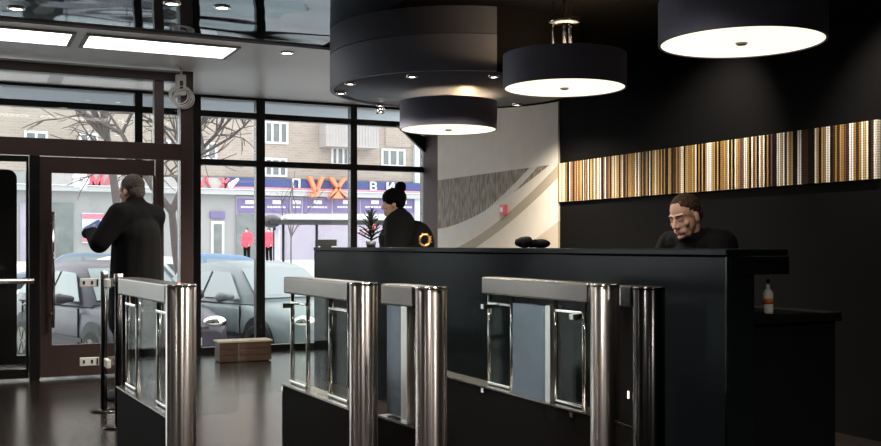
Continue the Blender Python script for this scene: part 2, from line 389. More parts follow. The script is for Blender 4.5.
# ================================================================== CEILING FITTINGS
def troffer(x0, x1, label):
    t = thing('ceiling_light', label, 'ceiling light', ((x0+x1)/2, 8.46, ZC), 0, 'long ceiling lights over the entrance')
    w = (x1-x0)/2
    b = MB()
    for a in ((-w-.03, -w, -.28, .28), (w, w+.03, -.28, .28), (-w, w, -.28, -.25), (-w, w, .25, .28)): b.box(*a, -.014, 0)
    b.build('light_frame', 'roller', t); MB().box(-w, w, -.25, .25, -.008, 0).build('diffuser', 'troffer', t)
la = at(90, Y=8.2)[0]; lb = at(237, Y=8.2)[0]
troffer(la, lb, 'long white ceiling light whose end points toward the black drum')
troffer(la-.13-1.25, la-.13, 'long white ceiling light cut off at the picture edge')
def downlight(x, y, z, label, r=.05, e=0, group='small round ceiling downlights'):
    X, Y, d = at(x, d=(z-H)/((HY-y)/F))
    t = thing('downlight', label, 'downlight', (X, Y, z), 0, group)
    MB().lathe([(r*.68, -.004), (r*.72, -.012), (r, -.008), (r, 0)], seg=24).build('ring', 'chrome', t)
    MB().lathe([(0, -.007), (r*.68, -.007), (r*.68, 0)], seg=24).build('bulb', 'bulb', t)
    if e:
        l = bpy.data.lights.new('downlight_lamp', 'SPOT'); l.energy = e; l.spot_size = 1.6; l.spot_blend = .6; l.shadow_soft_size = .04; l.color = (1, .95, .88)
        lo = bpy.data.objects.new('lamp', l); COL.objects.link(lo); lo.parent = t; lo.location = (0, 0, -.03)
    return t
downlight(287, 52.5, ZC, 'round white downlight in the pale grey ceiling beside the black drum', .065, 12)
downlight(222, 7, ZG, 'downlight in the mirror ceiling ringed by blue window reflections', .06, 25)
downlight(172, 3, ZG, 'downlight in the dark part of the mirror ceiling, at the top edge', .06, 25)
downlight(16, 8, ZG, 'downlight in the dark mirror ceiling at the top left corner', .06, 25)
def added_downlight(X, Y, z, e, tilt=None, size=2.2, bulb='bulb'):  # unseen spot, added only for the light it gives
    t = thing('downlight', 'unseen round downlight added to the ceiling to brighten the lobby', 'downlight', (X, Y, z), 0, 'added ceiling downlights out of frame')
    MB().lathe([(.05, -.004), (.055, -.012), (.075, -.008), (.075, 0)], seg=24).build('ring', 'chrome', t)
    MB().lathe([(0, -.007), (.05, -.007), (.05, 0)], seg=24).build('bulb', bulb, t)
    l = bpy.data.lights.new('downlight_lamp', 'SPOT'); l.energy = e; l.spot_size = size; l.spot_blend = .9; l.shadow_soft_size = .05; l.color = (1, .93, .85)
    lo = bpy.data.objects.new('lamp', l); COL.objects.link(lo); lo.parent = t; lo.location = (0, 0, -.05)
    if tilt: lo.rotation_euler = tilt
for X_, Y_ in ((-1.2, .6), (.6, .6), (2.2, .8), (-1.2, 2.6), (.9, 2.7), (.2, 5.0), (2.1, 3.4), (-2.6, 2.2), (-2.6, 5.2), (1.1, 6.2), (2.0, 5.0)): added_downlight(X_, Y_, ZG, 200 if X_ in (2.0, 2.1) else 300 if X_ == 2.2 else 80)  # added to streak the posts and brighten guard, door and bottle
for Y_ in (2.9, 4.1, 5.3): added_downlight(4.40, Y_, ZG, 150, (.38 if Y_ > 5 else 0, -.45, 0), 1.5, 'diffuser')  # added washers aimed at the striped wall panel
# the big black drum
dcx, dcy, dr, dz0, dz1, dzt = 3.55, 7.10, 1.0, 2.40, 2.66, ZG
drum = thing('ceiling_drum', 'huge two-tier black drum hanging from the ceiling above the far lamp', 'ceiling drum', (dcx, dcy, dz0))
cutx = at(498, d=6.95)
acut = math.atan2(cutx[1]-dcy, cutx[0]-dcx)
def arc_wall(a0, a1, r, z0, z1, th=.03, n=48):
    b = MB(); g = []
    for i in range(n+1):
        a = a0+(a1-a0)*i/n; c, s_ = math.cos(a), math.sin(a)
        g.append([b.bm.verts.new((rr*c, rr*s_, z)) for rr, z in ((r, z0), (r, z1), (r-th, z1), (r-th, z0))])
    for p, q in zip(g[:-1], g[1:]):
        for k in range(4): b.bm.faces.new((p[k], q[k], q[(k+1) % 4], p[(k+1) % 4])).smooth = True
    b.bm.faces.new(g[0]); b.bm.faces.new(g[-1][::-1]); return b
a_full = acut-2*PI
def flat(o):
    m = o.modifiers.new('split', 'EDGE_SPLIT'); m.split_angle = .6; return o
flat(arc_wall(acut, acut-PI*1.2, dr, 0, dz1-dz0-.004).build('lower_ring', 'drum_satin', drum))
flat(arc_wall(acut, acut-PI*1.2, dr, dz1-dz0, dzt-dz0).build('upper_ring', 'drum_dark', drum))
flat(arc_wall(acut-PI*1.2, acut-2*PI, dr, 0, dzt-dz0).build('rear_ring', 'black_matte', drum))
MB().lathe([(0, .01), (dr-.02, .01), (dr-.02, .04), (0, .04)], seg=64).build('underside', 'drum_dark', drum)
for k, (x, y) in enumerate(((350, 84), (341, 93.5), (412, 76.8), (494, 77), (517, 105))):
    X, Y, d = at(x, d=(dz0-H)/((HY-y)/F)); v = Vector((X-dcx, Y-dcy, 0))
    if v.length > dr-.07: v *= (dr-.07)/v.length
    dl = MB().lathe([(0, .003), (.026, .003), (.028, -.006), (.042, -.004), (.042, .012)], (v.x, v.y, 0), 20).build('downlight', 'chrome', drum)
    MB().lathe([(0, -.002), (.024, -.002), (.024, .004)], (v.x, v.y, 0), 16).build('bulb', 'bulb', dl)
    l = bpy.data.lights.new('drum_lamp', 'SPOT'); l.energy = 170; l.spot_size = 2.6; l.spot_blend = .8; l.shadow_soft_size = .03; l.color = (1, .90, .76)
    lo = bpy.data.objects.new('lamp', l); COL.objects.link(lo); lo.parent = drum; lo.location = (v.x, v.y, -.03)
X, Y, d = at(457, d=6.2); v = Vector((X-dcx, Y-dcy, 0)).normalized()*dr
# crystal spot on the drum's far rim
X, Y, d = at(380, d=8.62); v = Vector((X-dcx, Y-dcy, 0)); v *= min(1, (dr-.06)/v.length)
cs = thing('crystal_spotlight', 'tiny sparkling crystal light under the far rim of the drum', 'spotlight', (dcx+v.x, dcy+v.y, dz0))
MB().lathe([(0, 0), (.035, 0), (.035, -.012), (.022, -.018), (0, -.018)], seg=16).build('ring', 'chrome', cs)
b = MB()
for k in range(9):
    a = k*2.4; b.ell((.03*math.cos(a), .03*math.sin(a), -.035-.011*(k % 5)), .013, u=6, v=4)
for f in b.bm.faces: f.smooth = False
b.build('crystal', 'chrome', cs); MB().ell((0, 0, -.05), .012, u=8, v=6).build('bulb', 'bulb', cs)
# pendants
def pendant(x, y, d, R, hgt, label, ztop):
    X, Y, d = at(x, d=d); z = hz(y, d)
    t = thing('pendant_lamp', label, 'pendant lamp', (X, Y, z), 0, 'black drum pendant lamps over the counter')
    MB().lathe([(R-.012, .012), (R-.012, hgt-.004), (R, hgt), (R, 0), (R-.012, 0), (R-.012, .012)], seg=64).build('lamp_shade', 'shade_black', t)
    for s_ in t.children: flat(s_)
    MB().lathe([(0, .004), (R-.014, .004), (R-.014, .012), (0, .012)], seg=64).build('diffuser', 'diffuser', t)
    MB().lathe([(0, -.010), (.022, -.008), (.03, .0), (.03, .004), (0, .004)], seg=24).build('finial', 'canopy', t)
    top = ztop-z
    st = MB()
    if top > hgt+.2:
        for k in range(3):
            a = k*2*PI/3+.4; st.frustum((.075*math.cos(a), .075*math.sin(a), hgt-.05), (.075*math.cos(a), .075*math.sin(a), top), .006, seg=8)
        st.frustum((0, 0, hgt-.05), (0, 0, top), .012, seg=10)
        st.build('stem', 'chrome', t)
        MB().lathe([(.05, hgt+.20), (.105, hgt+.20), (.105, hgt+.235), (.05, hgt+.235), (.05, hgt+.20)], seg=28).build('collar', 'chrome', t)
    else:
        st.frustum((0, 0, hgt-.05), (0, 0, top), .012, seg=10); st.build('stem', 'chrome', t)
        MB().lathe([(0, top-.03), (.07, top-.026), (.08, top-.004), (0, top)], seg=24).build('collar', 'chrome', t)
    b = MB()
    for k in range(3):
        a = k*2*PI/3; b.frustum((0, 0, hgt-.06), ((R-.01)*math.cos(a), (R-.01)*math.sin(a), hgt-.06), .005, seg=6)
    b.build('spider', 'chrome', t)
    l = bpy.data.lights.new('pendant_lamp_up', 'POINT'); l.energy = 13; l.color = (1, .66, .32); l.shadow_soft_size = .05
    lo = bpy.data.objects.new('lamp', l); COL.objects.link(lo); lo.parent = t; lo.location = (.16, -.05, hgt-.09)
    return t
pendant(741.5, 43.5, 4.9, .4, .215, 'black drum pendant lamp at the top right, near the striped wall panel', ZG)
pendant(564.5, 88.5, 6.5, .4, .215, 'black drum pendant lamp hung on thin chrome rods, middle of the row', ZG)
pendant(448.5, 130, 8.2, .4, .225, 'black drum pendant lamp close under the huge ceiling drum', dz0+.01)
# coiled white cable and its box on the corner post
X, Y, d = at(181, Y=YD-.13)
cc = thing('hanging_cable_coil', 'white junction box with a coil of white cable hung on the brown post', 'cable coil', (X, YD-.076, hz(92, d)))
MB().box(-.045, .045, -.075, -.005, -.03, .16).build('junction_box', 'white_plastic', cc, bevel=.008)
MB().box(-.015, .015, -.08, -.074, .02, .1).build('label_plate', 'trimblack', cc)
b = MB()
for k in range(5): b.torus((.0+.012*k-.02, -.05-.012*(k % 3), -.03-.008*k), .085+.006*(k % 3), .007, Matrix.Rotation(PI/2+.15*(k-2), 3, 'X') @ Matrix.Rotation(.2*k, 3, 'Z'), 28, 6)
b.tube([(.0, -.03, .15), (.01, -.03, .2), (-.005, -.03, .24)], .01).build('cable', 'white_plastic', cc)
# ================================================================== WALL THINGS
def stripes():
    m, N, L = nt('striped_wall'); b = N['Principled BSDF']; b.inputs['Roughness'].default_value = .6; b.inputs['Specular IOR Level'].default_value = .1
    tc = N.new('ShaderNodeTexCoord'); sp = N.new('ShaderNodeSeparateXYZ'); L.new(tc.outputs['Object'], sp.inputs[0])
    def mul(a, k, op='MULTIPLY'):
        n = N.new('ShaderNodeMath'); n.operation = op; L.new(a, n.inputs[0]); n.inputs[1].default_value = k; return n.outputs[0]
    Y = sp.outputs[1]
    fl = mul(mul(Y, 1/.0185), 0, 'FLOOR')
    w = N.new('ShaderNodeTexWhiteNoise'); w.noise_dimensions = '1D'; L.new(fl, w.inputs['W'])
    cr = N.new('ShaderNodeValToRGB'); cr.color_ramp.interpolation = 'CONSTANT'
    cols = [(0, (.010, .006, .005)), (.16, (.36, .20, .055)), (.40, (.82, .73, .58)), (.56, (.06, .028, .015)), (.66, (.50, .32, .11)), (.84, (.92, .86, .77)), (.94, (.15, .07, .06))]
    e = cr.color_ramp.elements
    while len(e) < len(cols): e.new(.5)
    for k, (p_, c_) in enumerate(cols): e[k].position = p_; e[k].color = (*c_, 1)
    L.new(w.outputs['Value'], cr.inputs[0])
    # dark seam between neighbouring slats, and bead rows along them
    fr = mul(mul(Y, 1/.0185), 0, 'FRACT'); sm = mul(fr, .22, 'GREATER_THAN')
    bd = mul(mul(sp.outputs[2], 420), 0, 'SINE'); bf = N.new('ShaderNodeMapRange'); bf.inputs[1].default_value = -1; bf.inputs[3].default_value = .75; bf.inputs[4].default_value = 1.1; L.new(bd, bf.inputs[0])
    mm = N.new('ShaderNodeMath'); mm.operation = 'MULTIPLY'; L.new(sm, mm.inputs[0]); L.new(bf.outputs[0], mm.inputs[1])
    mx = N.new('ShaderNodeMix'); mx.data_type = 'RGBA'; mx.blend_type = 'MULTIPLY'; mx.inputs[0].default_value = 1
    L.new(cr.outputs[0], mx.inputs[6]); L.new(mm.outputs[0], mx.inputs[7]); L.new(mx.outputs[2], b.inputs['Base Color'])
    bp = N.new('ShaderNodeBump'); bp.inputs['Strength'].default_value = .4; bp.inputs['Distance'].default_value = .01; L.new(mm.outputs[0], bp.inputs['Height']); L.new(bp.outputs[0], b.inputs['Normal'])
    return m
y0 = at(877, X=XW-.03)[1]
tag(MB().box(XW-.03, XW, y0, YM-.005, 1.585, 1.94).build('striped_wall_panel', stripes()), 'long gold, white and brown striped wall panel on the black wall', 'wall panel')
X, Y, d = at(505, X=XW-.02)
al = thing('mounted_fire_alarm', 'small red fire alarm box on the pale wave-patterned wall', 'fire alarm', (XW-.02, Y, hz(210, d)))
MB().box(-.04, 0, -.05, .05, -.055, .055).build('body', 'sign_red', al, bevel=.008); MB().box(-.046, -.04, -.025, .025, -.02, .025).build('press_plate', 'sign_white', al)
# ================================================================== COUNTER
XC, YN, CT = 2.90, 3.26, 1.168
yfar = at(314, X=XC)[1]+.35
R_ = .42
pts = [(XC+.34, YN), (XC, YN), (XC, yfar-R_)]
for k in range(1, 9):
    a = PI-k/8*PI/2; pts.append((XC+R_+R_*math.cos(a), yfar-R_+R_*math.sin(a)))
pts += [(XC+R_+.6, yfar), (XC+R_+.6, yfar-.34), (XC+.34, yfar-.34)]
ct = thing('reception_counter', 'long glossy black reception counter behind the steel gates', 'reception counter', (0, 0, 0))
body = [(x if x < XC+.3 or y > yfar-.4 else XC+.15, y) for x, y in pts]
MB().prism([(x-.0, y) for x, y in body], 0, CT-.032).build('body', 'black_gloss', ct, bevel=.006)
MB().prism([(x-(.006 if x < XC+.1 else 0), y) for x, y in pts], CT-.03, CT).build('counter_top', 'black_gloss', ct, bevel=.005)
MB().box(XC+.012, XC+.34, YN-.004, YN+.02, CT-.11, CT-.034).build('apron', 'black_gloss', ct)
MB().box(XC+.152, XC+.66, YN, yfar-.4, .845, .885).build('worktop', 'black_matte', ct, bevel=.004)
MB().box(XC+.152, XC+.64, YN+.02, YN+.05, 0, .844).build('end_panel', 'black_matte', ct)
MB().box(XC-.003, XC, YN+.0, YN+.012, .0, CT-.035).build('corner_trim', 'dark_steel', ct)
# bottle on the lower worktop
X, Y, d = at(768, Y=YN+.055)
bt = thing('bottle', 'small white bottle with an orange label on the lower ledge of the counter', 'bottle', (X, Y, .885))
s_ = hz(289, d)-.885
MB().lathe([(0, 0), (.021, 0), (.022, .006), (.022, s_*.82), (.013, s_*.97), (.008, s_), (.007, s_*1.2), (0, s_*1.2)], seg=20).build('body', 'bottle_white', bt)
MB().lathe([(.0225, s_*.40), (.0232, s_*.40), (.0232, s_*.62), (.0225, s_*.62)], seg=20).build('label_band', 'orange', bt)
MB().lathe([(0, s_*1.2), (.008, s_*1.2), (.007, s_*1.4), (0, s_*1.42)], seg=14).build('cap', 'trimblack', bt)
# monitor on the far end of the counter
X, Y, d = at(326, X=XC+.16)
mo = thing('small_screen', 'low black screen on the far end of the reception counter', 'screen', (X, Y, CT), -.45)
MB().box(-.10, .10, -.012, .012, .012, .072).build('screen_panel', 'trimblack', mo, bevel=.004); MB().box(-.05, .05, -.03, .03, 0, .012).build('foot', 'trimblack', mo)
# little fir tree on the counter
X, Y, d = at(371, X=XC+.16); th = hz(212, d)-CT
fir = thing('tabletop_fir', 'small dark fir tree with red baubles on the counter beside the pom-pom hat', 'small fir tree', (X, Y, CT))
MB().lathe([(0, 0), (.035, 0), (.045, .05), (0, .05)], seg=16).build('pot', 'trimblack', fir)
b = MB(); b.frustum((0, 0, .04), (0, 0, th), .007, .003, 6)
rg = random.Random(4)
for k in range(30):
    f = k/29; z = .06+(th-.09)*f; a = k*2.4; L_ = (.10*(1-f)+.025); tip = Vector((L_*math.cos(a), L_*math.sin(a), z+.055))
    b.frustum((0, 0, z), tip, .008, .004, 5)
    for q in range(6):
        p0 = Vector((0, 0, z)).lerp(tip, .3+q*.13)
        b.frustum(p0, p0+Vector((rg.uniform(-.03, .03), rg.uniform(-.03, .03), rg.uniform(0, .03))), .004, .001, 4)
b.build('branches', 'leaf_fir', fir)
for k in range(5):
    a = k*1.3+2.6; f = .15+.15*k; MB().ell((.085*(1-f)*math.cos(a), .085*(1-f)*math.sin(a), .1+f*.14), .012, u=10, v=8).build('bauble', 'sign_red', fir)
# gold tinsel wreath
X, Y, d = at(424, X=XC+.45)
X, Y, d = at(425, X=XC+.18)
gw = thing('tinsel_wreath', 'small gold tinsel wreath standing on the counter behind the coat', 'wreath', (X, Y, CT))
b = MB(); rg = random.Random(2)
b.torus((0, 0, .055), .042, .006, Matrix.Rotation(PI/2, 3, 'X') , 24, 6)
for k in range(60):
    a = rg.uniform(0, 2*PI); p0 = Vector((.042*math.cos(a), 0, .055+.042*math.sin(a)))
    b.frustum(p0, p0+Vector((rg.uniform(-.016, .016), rg.uniform(-.016, .016), rg.uniform(-.007, .016))), .003, .001, 4)
b.build('tinsel', 'gold', gw)
# black knitted cap left on the counter
X, Y, d = at(532, X=XC+.17)
kc = MB(); rg = random.Random(9)
kc.ell((-.045, 0, .034), (.055, .06, .034)).ell((.05, .0, .026), (.06, .055, .028)).ell((-.03, .0, .052), (.03, .03, .018))
for k in range(16): kc.ell((rg.uniform(-.09, .09), rg.uniform(-.04, .04), rg.uniform(.015, .045)), rg.uniform(.012, .02), u=8, v=6)
kc = kc.build('knitted_cap', 'knit'); kc.location = (X, Y, CT); kc.rotation_euler = (0, 0, -YAW)
tag(kc, 'crumpled black cap lying on the counter in front of the pale wall', 'cap')
# ================================================================== SPEED GATES
PR = .0625
def gate(near, far, label, mid='glass', led=False, short=False, dark=False, leaf=(), ext=0.):
    nx, ny = near; fx, fy = far
    L_ = math.hypot(fx-nx, fy-ny); rz = math.atan2(fy-ny, fx-nx)-PI/2
    t = thing('speed_gate', label, 'turnstile', (nx, ny, 0), rz, 'steel and glass speed gates')
    ht = 1.02; st = 'dark_steel' if dark else 'steel'  # dark: same steel finish, its dark reflections put into the colour
    MB().lathe([(PR, 0), (PR, ht-.008), (PR-.003, ht-.006), (PR-.003, 0)], seg=48).build('post', st, t)
    MB().lathe([(0, ht), (PR-.002, ht), (PR+.002, ht-.004), (PR+.002, ht-.010), (0, ht-.010)], seg=48).build('post_cap', 'chrome' if not dark else 'dark_steel', t)
    # plinth
    MB().box(-.05, .05, .03, L_+ext, 0, .455).build('plinth', 'plinth', t, bevel=.004)
    MB().box(-.053, .053, .03, L_+ext, .455, .463).build('plinth_edge', 'beam_steel' if not dark else 'dark_steel', t)
    # beam with a rounded far end
    pts = [(-.055, .05), (.055, .05), (.055, L_-.055)]
    for k in range(1, 8): a = k/8*PI; pts.append((.055*math.cos(a), L_-.055+.055*math.sin(a)))
    pts.append((-.055, L_-.055))
    MB().prism(pts, ht-.085, ht).build('top_beam', 'beam_steel' if not dark else 'dark_steel', t, bevel=.008, bseg=3)
    if short:
        if not dark:
            MB().box(-.02, .02, L_-.17, L_-.03, .47, .93).build('side_panel', 'panel_steel', t)
            MB().box(-.028, .028, L_-.225, L_-.175, .463, .935).build('steel_strip', 'strip_steel', t)
            MB().frustum((0, .115, .463), (0, .115, .935), .011, seg=14).build('hinge_rod', 'chrome', t)
        else:
            MB().box(-.04, .04, .05, L_-.01, .463, .934).build('side_panel', 'plinth', t)
        return t
    for a0, a1 in ((.155, .39), (L_-.26, L_-.025)):
        for yy in (a0, a1):
            MB().frustum((0, yy, .45), (0, yy, .935), .011, seg=14).build('hinge_rod', 'chrome', t)
        for zz in (.885, .475):
            MB().cbox((0, (a0+a1)/2, zz), (.03, a1-a0, .014)).build('bracket', 'chrome', t, bevel=.003)
        MB().box(-.006, .006, a0+.014, a1-.014, .484, .876).build('hinge_glass', 'gate_glass_green', t)
    if mid == 'steel':
        MB().box(-.02, .02, .435, L_-.30, .463, .90).build('side_panel', 'panel_steel', t)
        MB().box(-.03, .03, .392, .434, .463, .905).build('steel_strip', 'strip_steel', t)
    else:
        MB().box(-.006, .006, .41, L_-.28, .463, .934).build('side_glass', 'gate_glass', t)
    # swing leaves, standing across the lane
    for side, yy, w, z0, z1 in leaf:
        pts = [(0.02, z1), (0.02, z0)]
        for k in range(6): a = -PI/2+k/5*PI/2; pts.append((w-.04+.04*math.cos(a), z0+.04+.04*math.sin(a)))
        for k in range(6): a = k/5*PI/2; pts.append((w-.04+.04*math.cos(a), z1-.04+.04*math.sin(a)))
        b = MB().slab([(side*x, yy, z) for x, z in pts], .010).build('gate_leaf', 'gate_glass', t)
        for zz in (z0+.02, z1-.06):
            MB().box(min(side*.015, side*.06), max(side*.015, side*.06), yy-.014, yy+.014, zz-.012, zz+.012).build('leaf_clamp', 'chrome', b)
    if led: MB().ell((.0, .03, ht+.001), (.005, .005, .004)).build('indicator_lamp', 'red_led', t)
    return t
def gp(x, d): X, Y, _ = at(x, d=d); return (X, Y)
gate(gp(181, 4.2), gp(127, 5.15), 'steel speed gate standing beside the glass entrance door', led=True, leaf=((1, .17, .30, .43, .93), (1, .8, .32, .42, .93)))
gate(gp(363.5, 4.4), gp(291, 5.25), 'steel speed gate in front of the far end of the black counter', leaf=((-1, .93, .32, .42, .93),), ext=0.)
gate(gp(431, 3.95), gp(388, 4.28), 'short steel gate post close in front of another gate, bluish inner panel', short=True)
gate(gp(605, 4.25), gp(487.5, 5.2), 'steel speed gate with a bluish metal side panel beside the black counter', mid='steel', leaf=((-1, 1.0, .36, .42, .93), (-1, .17, .2, .42, .93)), ext=.7)
t = gate(gp(649, 3.95), gp(627, 4.14), 'polished gate post with a red lamp and dark reflections coloured in, in front of the black counter', short=True, dark=True, led=True)
MB().box(-.044, -.041, .092, .102, .565, .595).build('reader_lamp', 'pink_led', t)
# belt stanchions and glass barrier before the door
def post(x, d, lab):
    X, Y, _ = at(x, d=d); t = thing('barrier_post', lab, 'barrier post', (X, Y, 0), 0, 'slim dark barrier posts before the door')
    MB().lathe([(0, 0), (.10, 0), (.10, .008), (.03, .018), (0, .018)], seg=28).build('base', 'dark_steel', t)
    MB().frustum((0, 0, .015), (0, 0, 1.0), .023, seg=20).build('pole', 'dark_steel', t)
    MB().lathe([(0, 1.0), (.028, 1.0), (.028, .955), (.023, .95)], seg=20).build('cap', 'strip_steel', t)
    return X, Y
pA = post(104, 7.15, 'slim dark barrier post farther from the steel gate, nearer the door')
pB = post(118.5, 6.5, 'slim dark barrier post right beside the steel gate')
gb = thing('glass_barrier', 'clear glass barrier panel with white clips in front of the entrance door', 'glass barrier', (pA[0], pA[1]+.001, 0))
MB().box(-1.25, -.03, -.006, .006, .20, .985).build('glass_panel', 'gate_glass', gb)
for zz, in ((.92,), (.36,)):
    k = MB().box(-.165, -.035, -.014, -.006, zz-.03, zz+.03).build('clip', 'white_plastic', gb, bevel=.006)
    for a, c, q in ((-.145, -.13, .012), (-.09, -.075, .012), (-.052, -.04, .022)): MB().box(a, c, -.016, -.014, zz-q, zz+q).build('slot', 'trimblack', k)
MB().box(-1.28, -1.22, -.03, .03, 0, 1.0).build('end_post', 'dark_steel', gb)
gb2 = thing('glass_barrier', 'narrow glass barrier panel with white clips between the two barrier posts', 'glass barrier', (pB[0], pB[1], 0), math.atan2(pA[1]-pB[1], pA[0]-pB[0]))
Lp = math.hypot(pA[0]-pB[0], pA[1]-pB[1])
MB().box(.03, Lp-.03, -.006, .006, .20, .985).build('glass_panel', 'gate_glass', gb2)
for zz in (.92, .36): MB().box(Lp-.24, Lp-.10, -.014, .014, zz-.03, zz+.03).build('clip', 'white_plastic', gb2, bevel=.006)
X, Y, d = at(34, d=6.9); z = hz(281, d)
ra = thing('swing_barrier', 'horizontal steel barrier arm reaching in from the left edge', 'swing barrier', (X, Y, 0))
MB().frustum((-.9, 0, z), (0, 0, z), .017, seg=16).build('arm', 'strip_steel', ra)
MB().frustum((-.6, 0, 0), (-.6, 0, z-.018), .03, seg=16).build('arm_post', 'dark_steel', ra)
# wooden box by the glass
X, Y, d = at(243, d=10.3); w = .265
cr_ = thing('wooden_box', 'reddish brown wooden box on the floor by the facade glass', 'wooden box', (X, Y, 0), -.02)
b = MB()
for k in range(3): b.box(-w, w, -.12, -.10, .01+k*.064, .07+k*.064).box(-w, w, .10, .12, .01+k*.064, .07+k*.064)
b.box(-w, -w+.02, -.1, .1, .01, .198).box(w-.02, w, -.1, .1, .01, .198).box(-w+.02, w-.02, -.1, .1, 0, .02).build('planks', 'wood', cr_)
MB().box(-w-.012, w+.012, -.132, .132, .2, .216).build('rim', 'wood_top', cr_)
# ================================================================== PEOPLE
def remesh(mb, vox, it=4):
    me = bpy.data.meshes.new('tmp'); mb.bm.to_mesh(me); mb.bm.free()
    o = bpy.data.objects.new('tmp', me); COL.objects.link(o)
    r = o.modifiers.new('r', 'REMESH'); r.mode = 'VOXEL'; r.voxel_size = vox; r.use_smooth_shade = True
    s_ = o.modifiers.new('s', 'SMOOTH'); s_.factor = .5; s_.iterations = it
    dg = bpy.context.evaluated_depsgraph_get(); n = bpy.data.meshes.new_from_object(o.evaluated_get(dg)); bpy.data.objects.remove(o)
    n.polygons.foreach_set('use_smooth', [True]*len(n.polygons)); return n
def link(name, me, m, parent=None):
    me.name = name; me.materials.clear(); me.materials.append(M[m]); o = bpy.data.objects.new(name, me); COL.objects.link(o)
    if parent: o.parent = parent
    return o
V = Vector
def head_pieces(b, T, k=1.0):
    f = lambda *p: T @ (V(p)*k)
    R = T.to_3x3()
    b.ell(f(0, -.012, .035), V((.074, .094, .082))*k, R, 24, 16)
    b.ell(f(0, .018, -.03), V((.060, .072, .085))*k, R, 20, 14)
    b.ell(f(0, .034, -.085), V((.046, .048, .034))*k, R)
    b.ell(f(0, .076, -.100), V((.019, .016, .015))*k, R)
    b.cap(f(0, .086, .004), f(0, .108, -.034), .0085*k, .0125*k)
    for s_ in (-1, 1):
        b.ell(f(s_*.012, .096, -.039), .0095*k, R); b.cap(f(s_*.010, .082, .017), f(s_*.042, .070, .020), .0105*k, .010*k)
        b.ell(f(s_*.042, .058, -.028), V((.022, .016, .019))*k, R); b.ell(f(s_*.031, .072, -.001), V((.0155, .012, .0115))*k, R)
        b.ell(f(s_*.076, -.006, -.014), V((.010, .019, .032))*k, R); b.ell(f(s_*.028, .062, -.066), V((.016, .020, .022))*k, R)
    b.cap(f(-.019, .084, -.064), f(.019, .084, -.064), .0068*k); b.cap(f(-.016, .084, -.077), f(.016, .084, -.077), .0075*k)
def hand(b, wrist, dirv, palm_n, k=1.0, side=1, curl=.5):
    d = V(dirv).normalized(); n = V(palm_n); n = (n-d*n.dot(d)).normalized(); w = d.cross(n)*side
    R = Matrix((w, d, n)).transposed()
    wr = V(wrist); b.ell(wr+d*.05*k, V((.040, .052, .016))*k, R)
    for i, (off, ln) in enumerate(((-.030, .068), (-.010, .078), (.010, .073), (.029, .058))):
        p = wr+d*.088*k+w*off*k; dd = d.copy()
        for j, fr in enumerate((.45, .32, .23)):
            dd = (dd+n*curl*(.35+.25*j)).normalized(); q = p+dd*ln*fr*k; b.cap(p, q, (.0092-.0008*j)*k, (.0088-.0009*j)*k, 8); p = q
    p = wr+d*.03*k-w*.030*k; q = p+(d*.6-w*.7+n*.25).normalized()*.040*k; b.cap(p, q, .0125*k, .0105*k, 8); b.cap(q, q+(d*.85-w*.2+n*.4).normalized()*.034*k, .0105*k, .0085*k, 8)
def limbs(b, J, g=0.0):
    for s_ in ('l', 'r'):
        b.cap(J['hip'+s_], J['knee'+s_], .078+g, .055+g); b.cap(J['knee'+s_], J['ank'+s_], .055+g, .040+g*.8)
def arms(b, J, g=0.0, sh=.055):
    for s_ in ('l', 'r'):
        b.cap(J['sh'+s_], J['el'+s_], sh+g, .043+g); b.cap(J['el'+s_], J['wr'+s_], .043+g, .030+g*.9)
def torso(b, J, g=0.0):
    p, c, n = V(J['pel']), V(J['chest']), V(J['neck'])
    ax = (c-p).normalized(); R = ax.to_track_quat('Z', 'Y').to_matrix()
    if R.col[0].x < 0: R = R @ Matrix.Rotation(PI, 3, 'Z')
    xa = (V(J['shr'])-V(J['shl'])).normalized(); ya = ax.cross(xa).normalized(); R = Matrix((xa, ya, ax)).transposed()
    b.ell(p, (.165+g, .12+g, .13), R); b.ell(p.lerp(c, .5), (.145+g, .11+g, .19), R); b.ell(c, (.165+g, .118+g, .17), R)
    b.cap(V(J['shl']).lerp(V(J['shr']), .12), V(J['shl']).lerp(V(J['shr']), .88), .058+g); b.cap(n.lerp(c, .35), n, .075+g*.6, .055)
def stand_joints(k=1.0, **over):
    J = dict(pel=(0, 0, .96), chest=(0, -.005, 1.27), neck=(0, -.01, 1.47), shl=(-.185, -.01, 1.415), shr=(.185, -.01, 1.415),
             ell=(-.23, -.02, 1.12), elr=(.23, -.02, 1.12), wrl=(-.24, .06, .87), wrr=(.24, .06, .87),
             hipl=(-.09, 0, .92), hipr=(.09, 0, .92), kneel=(-.1, .03, .50), kneer=(.1, .02, .50), ankl=(-.105, -.01, .09), ankr=(.105, -.03, .09))
    J.update(over); return {a: V(v)*k for a, v in J.items()}
def person(label, loc, rz, J, headT, hk, handdirs, voxel=.006):
    b = MB(); torso(b, J); limbs(b, J); arms(b, J)
    for s_ in ('l', 'r'):
        a = V(J['ank'+s_]); b.cap(a+V((0, -.02, -.045)), a+V((0, .15, -.055)), .034, .028)
        d, n = handdirs[s_]; hand(b, J['wr'+s_], d, n, 1.0, 1 if s_ == 'l' else -1)
    b.cap(V(J['neck'])+V((0, -.005, -.05)), headT @ V((0, -.02, -.05)), .056, .052)
    head_pieces(b, headT, hk)
    o = link('person', remesh(b, voxel, 5), 'skin'); o.location = loc; o.rotation_euler = (0, 0, rz)
    return tag(o, label, 'person')
def shoes(J, o, m='trimblack'):
    for s_ in ('l', 'r'):
        a = V(J['ank'+s_]); b = MB(); z = -a.z
        b.cap(a+V((0, -.025, .01)), a+V((0, -.03, -.04)), .055, .052).cap(a+V((0, -.04, -.045)), a+V((0, .16, -.05)), .044, .038)
        b.box(a.x-.045, a.x+.045, a.y-.085, a.y+.20, 0, .03)
        me = remesh(b, .009, 3); link('shoe', me, m, o)
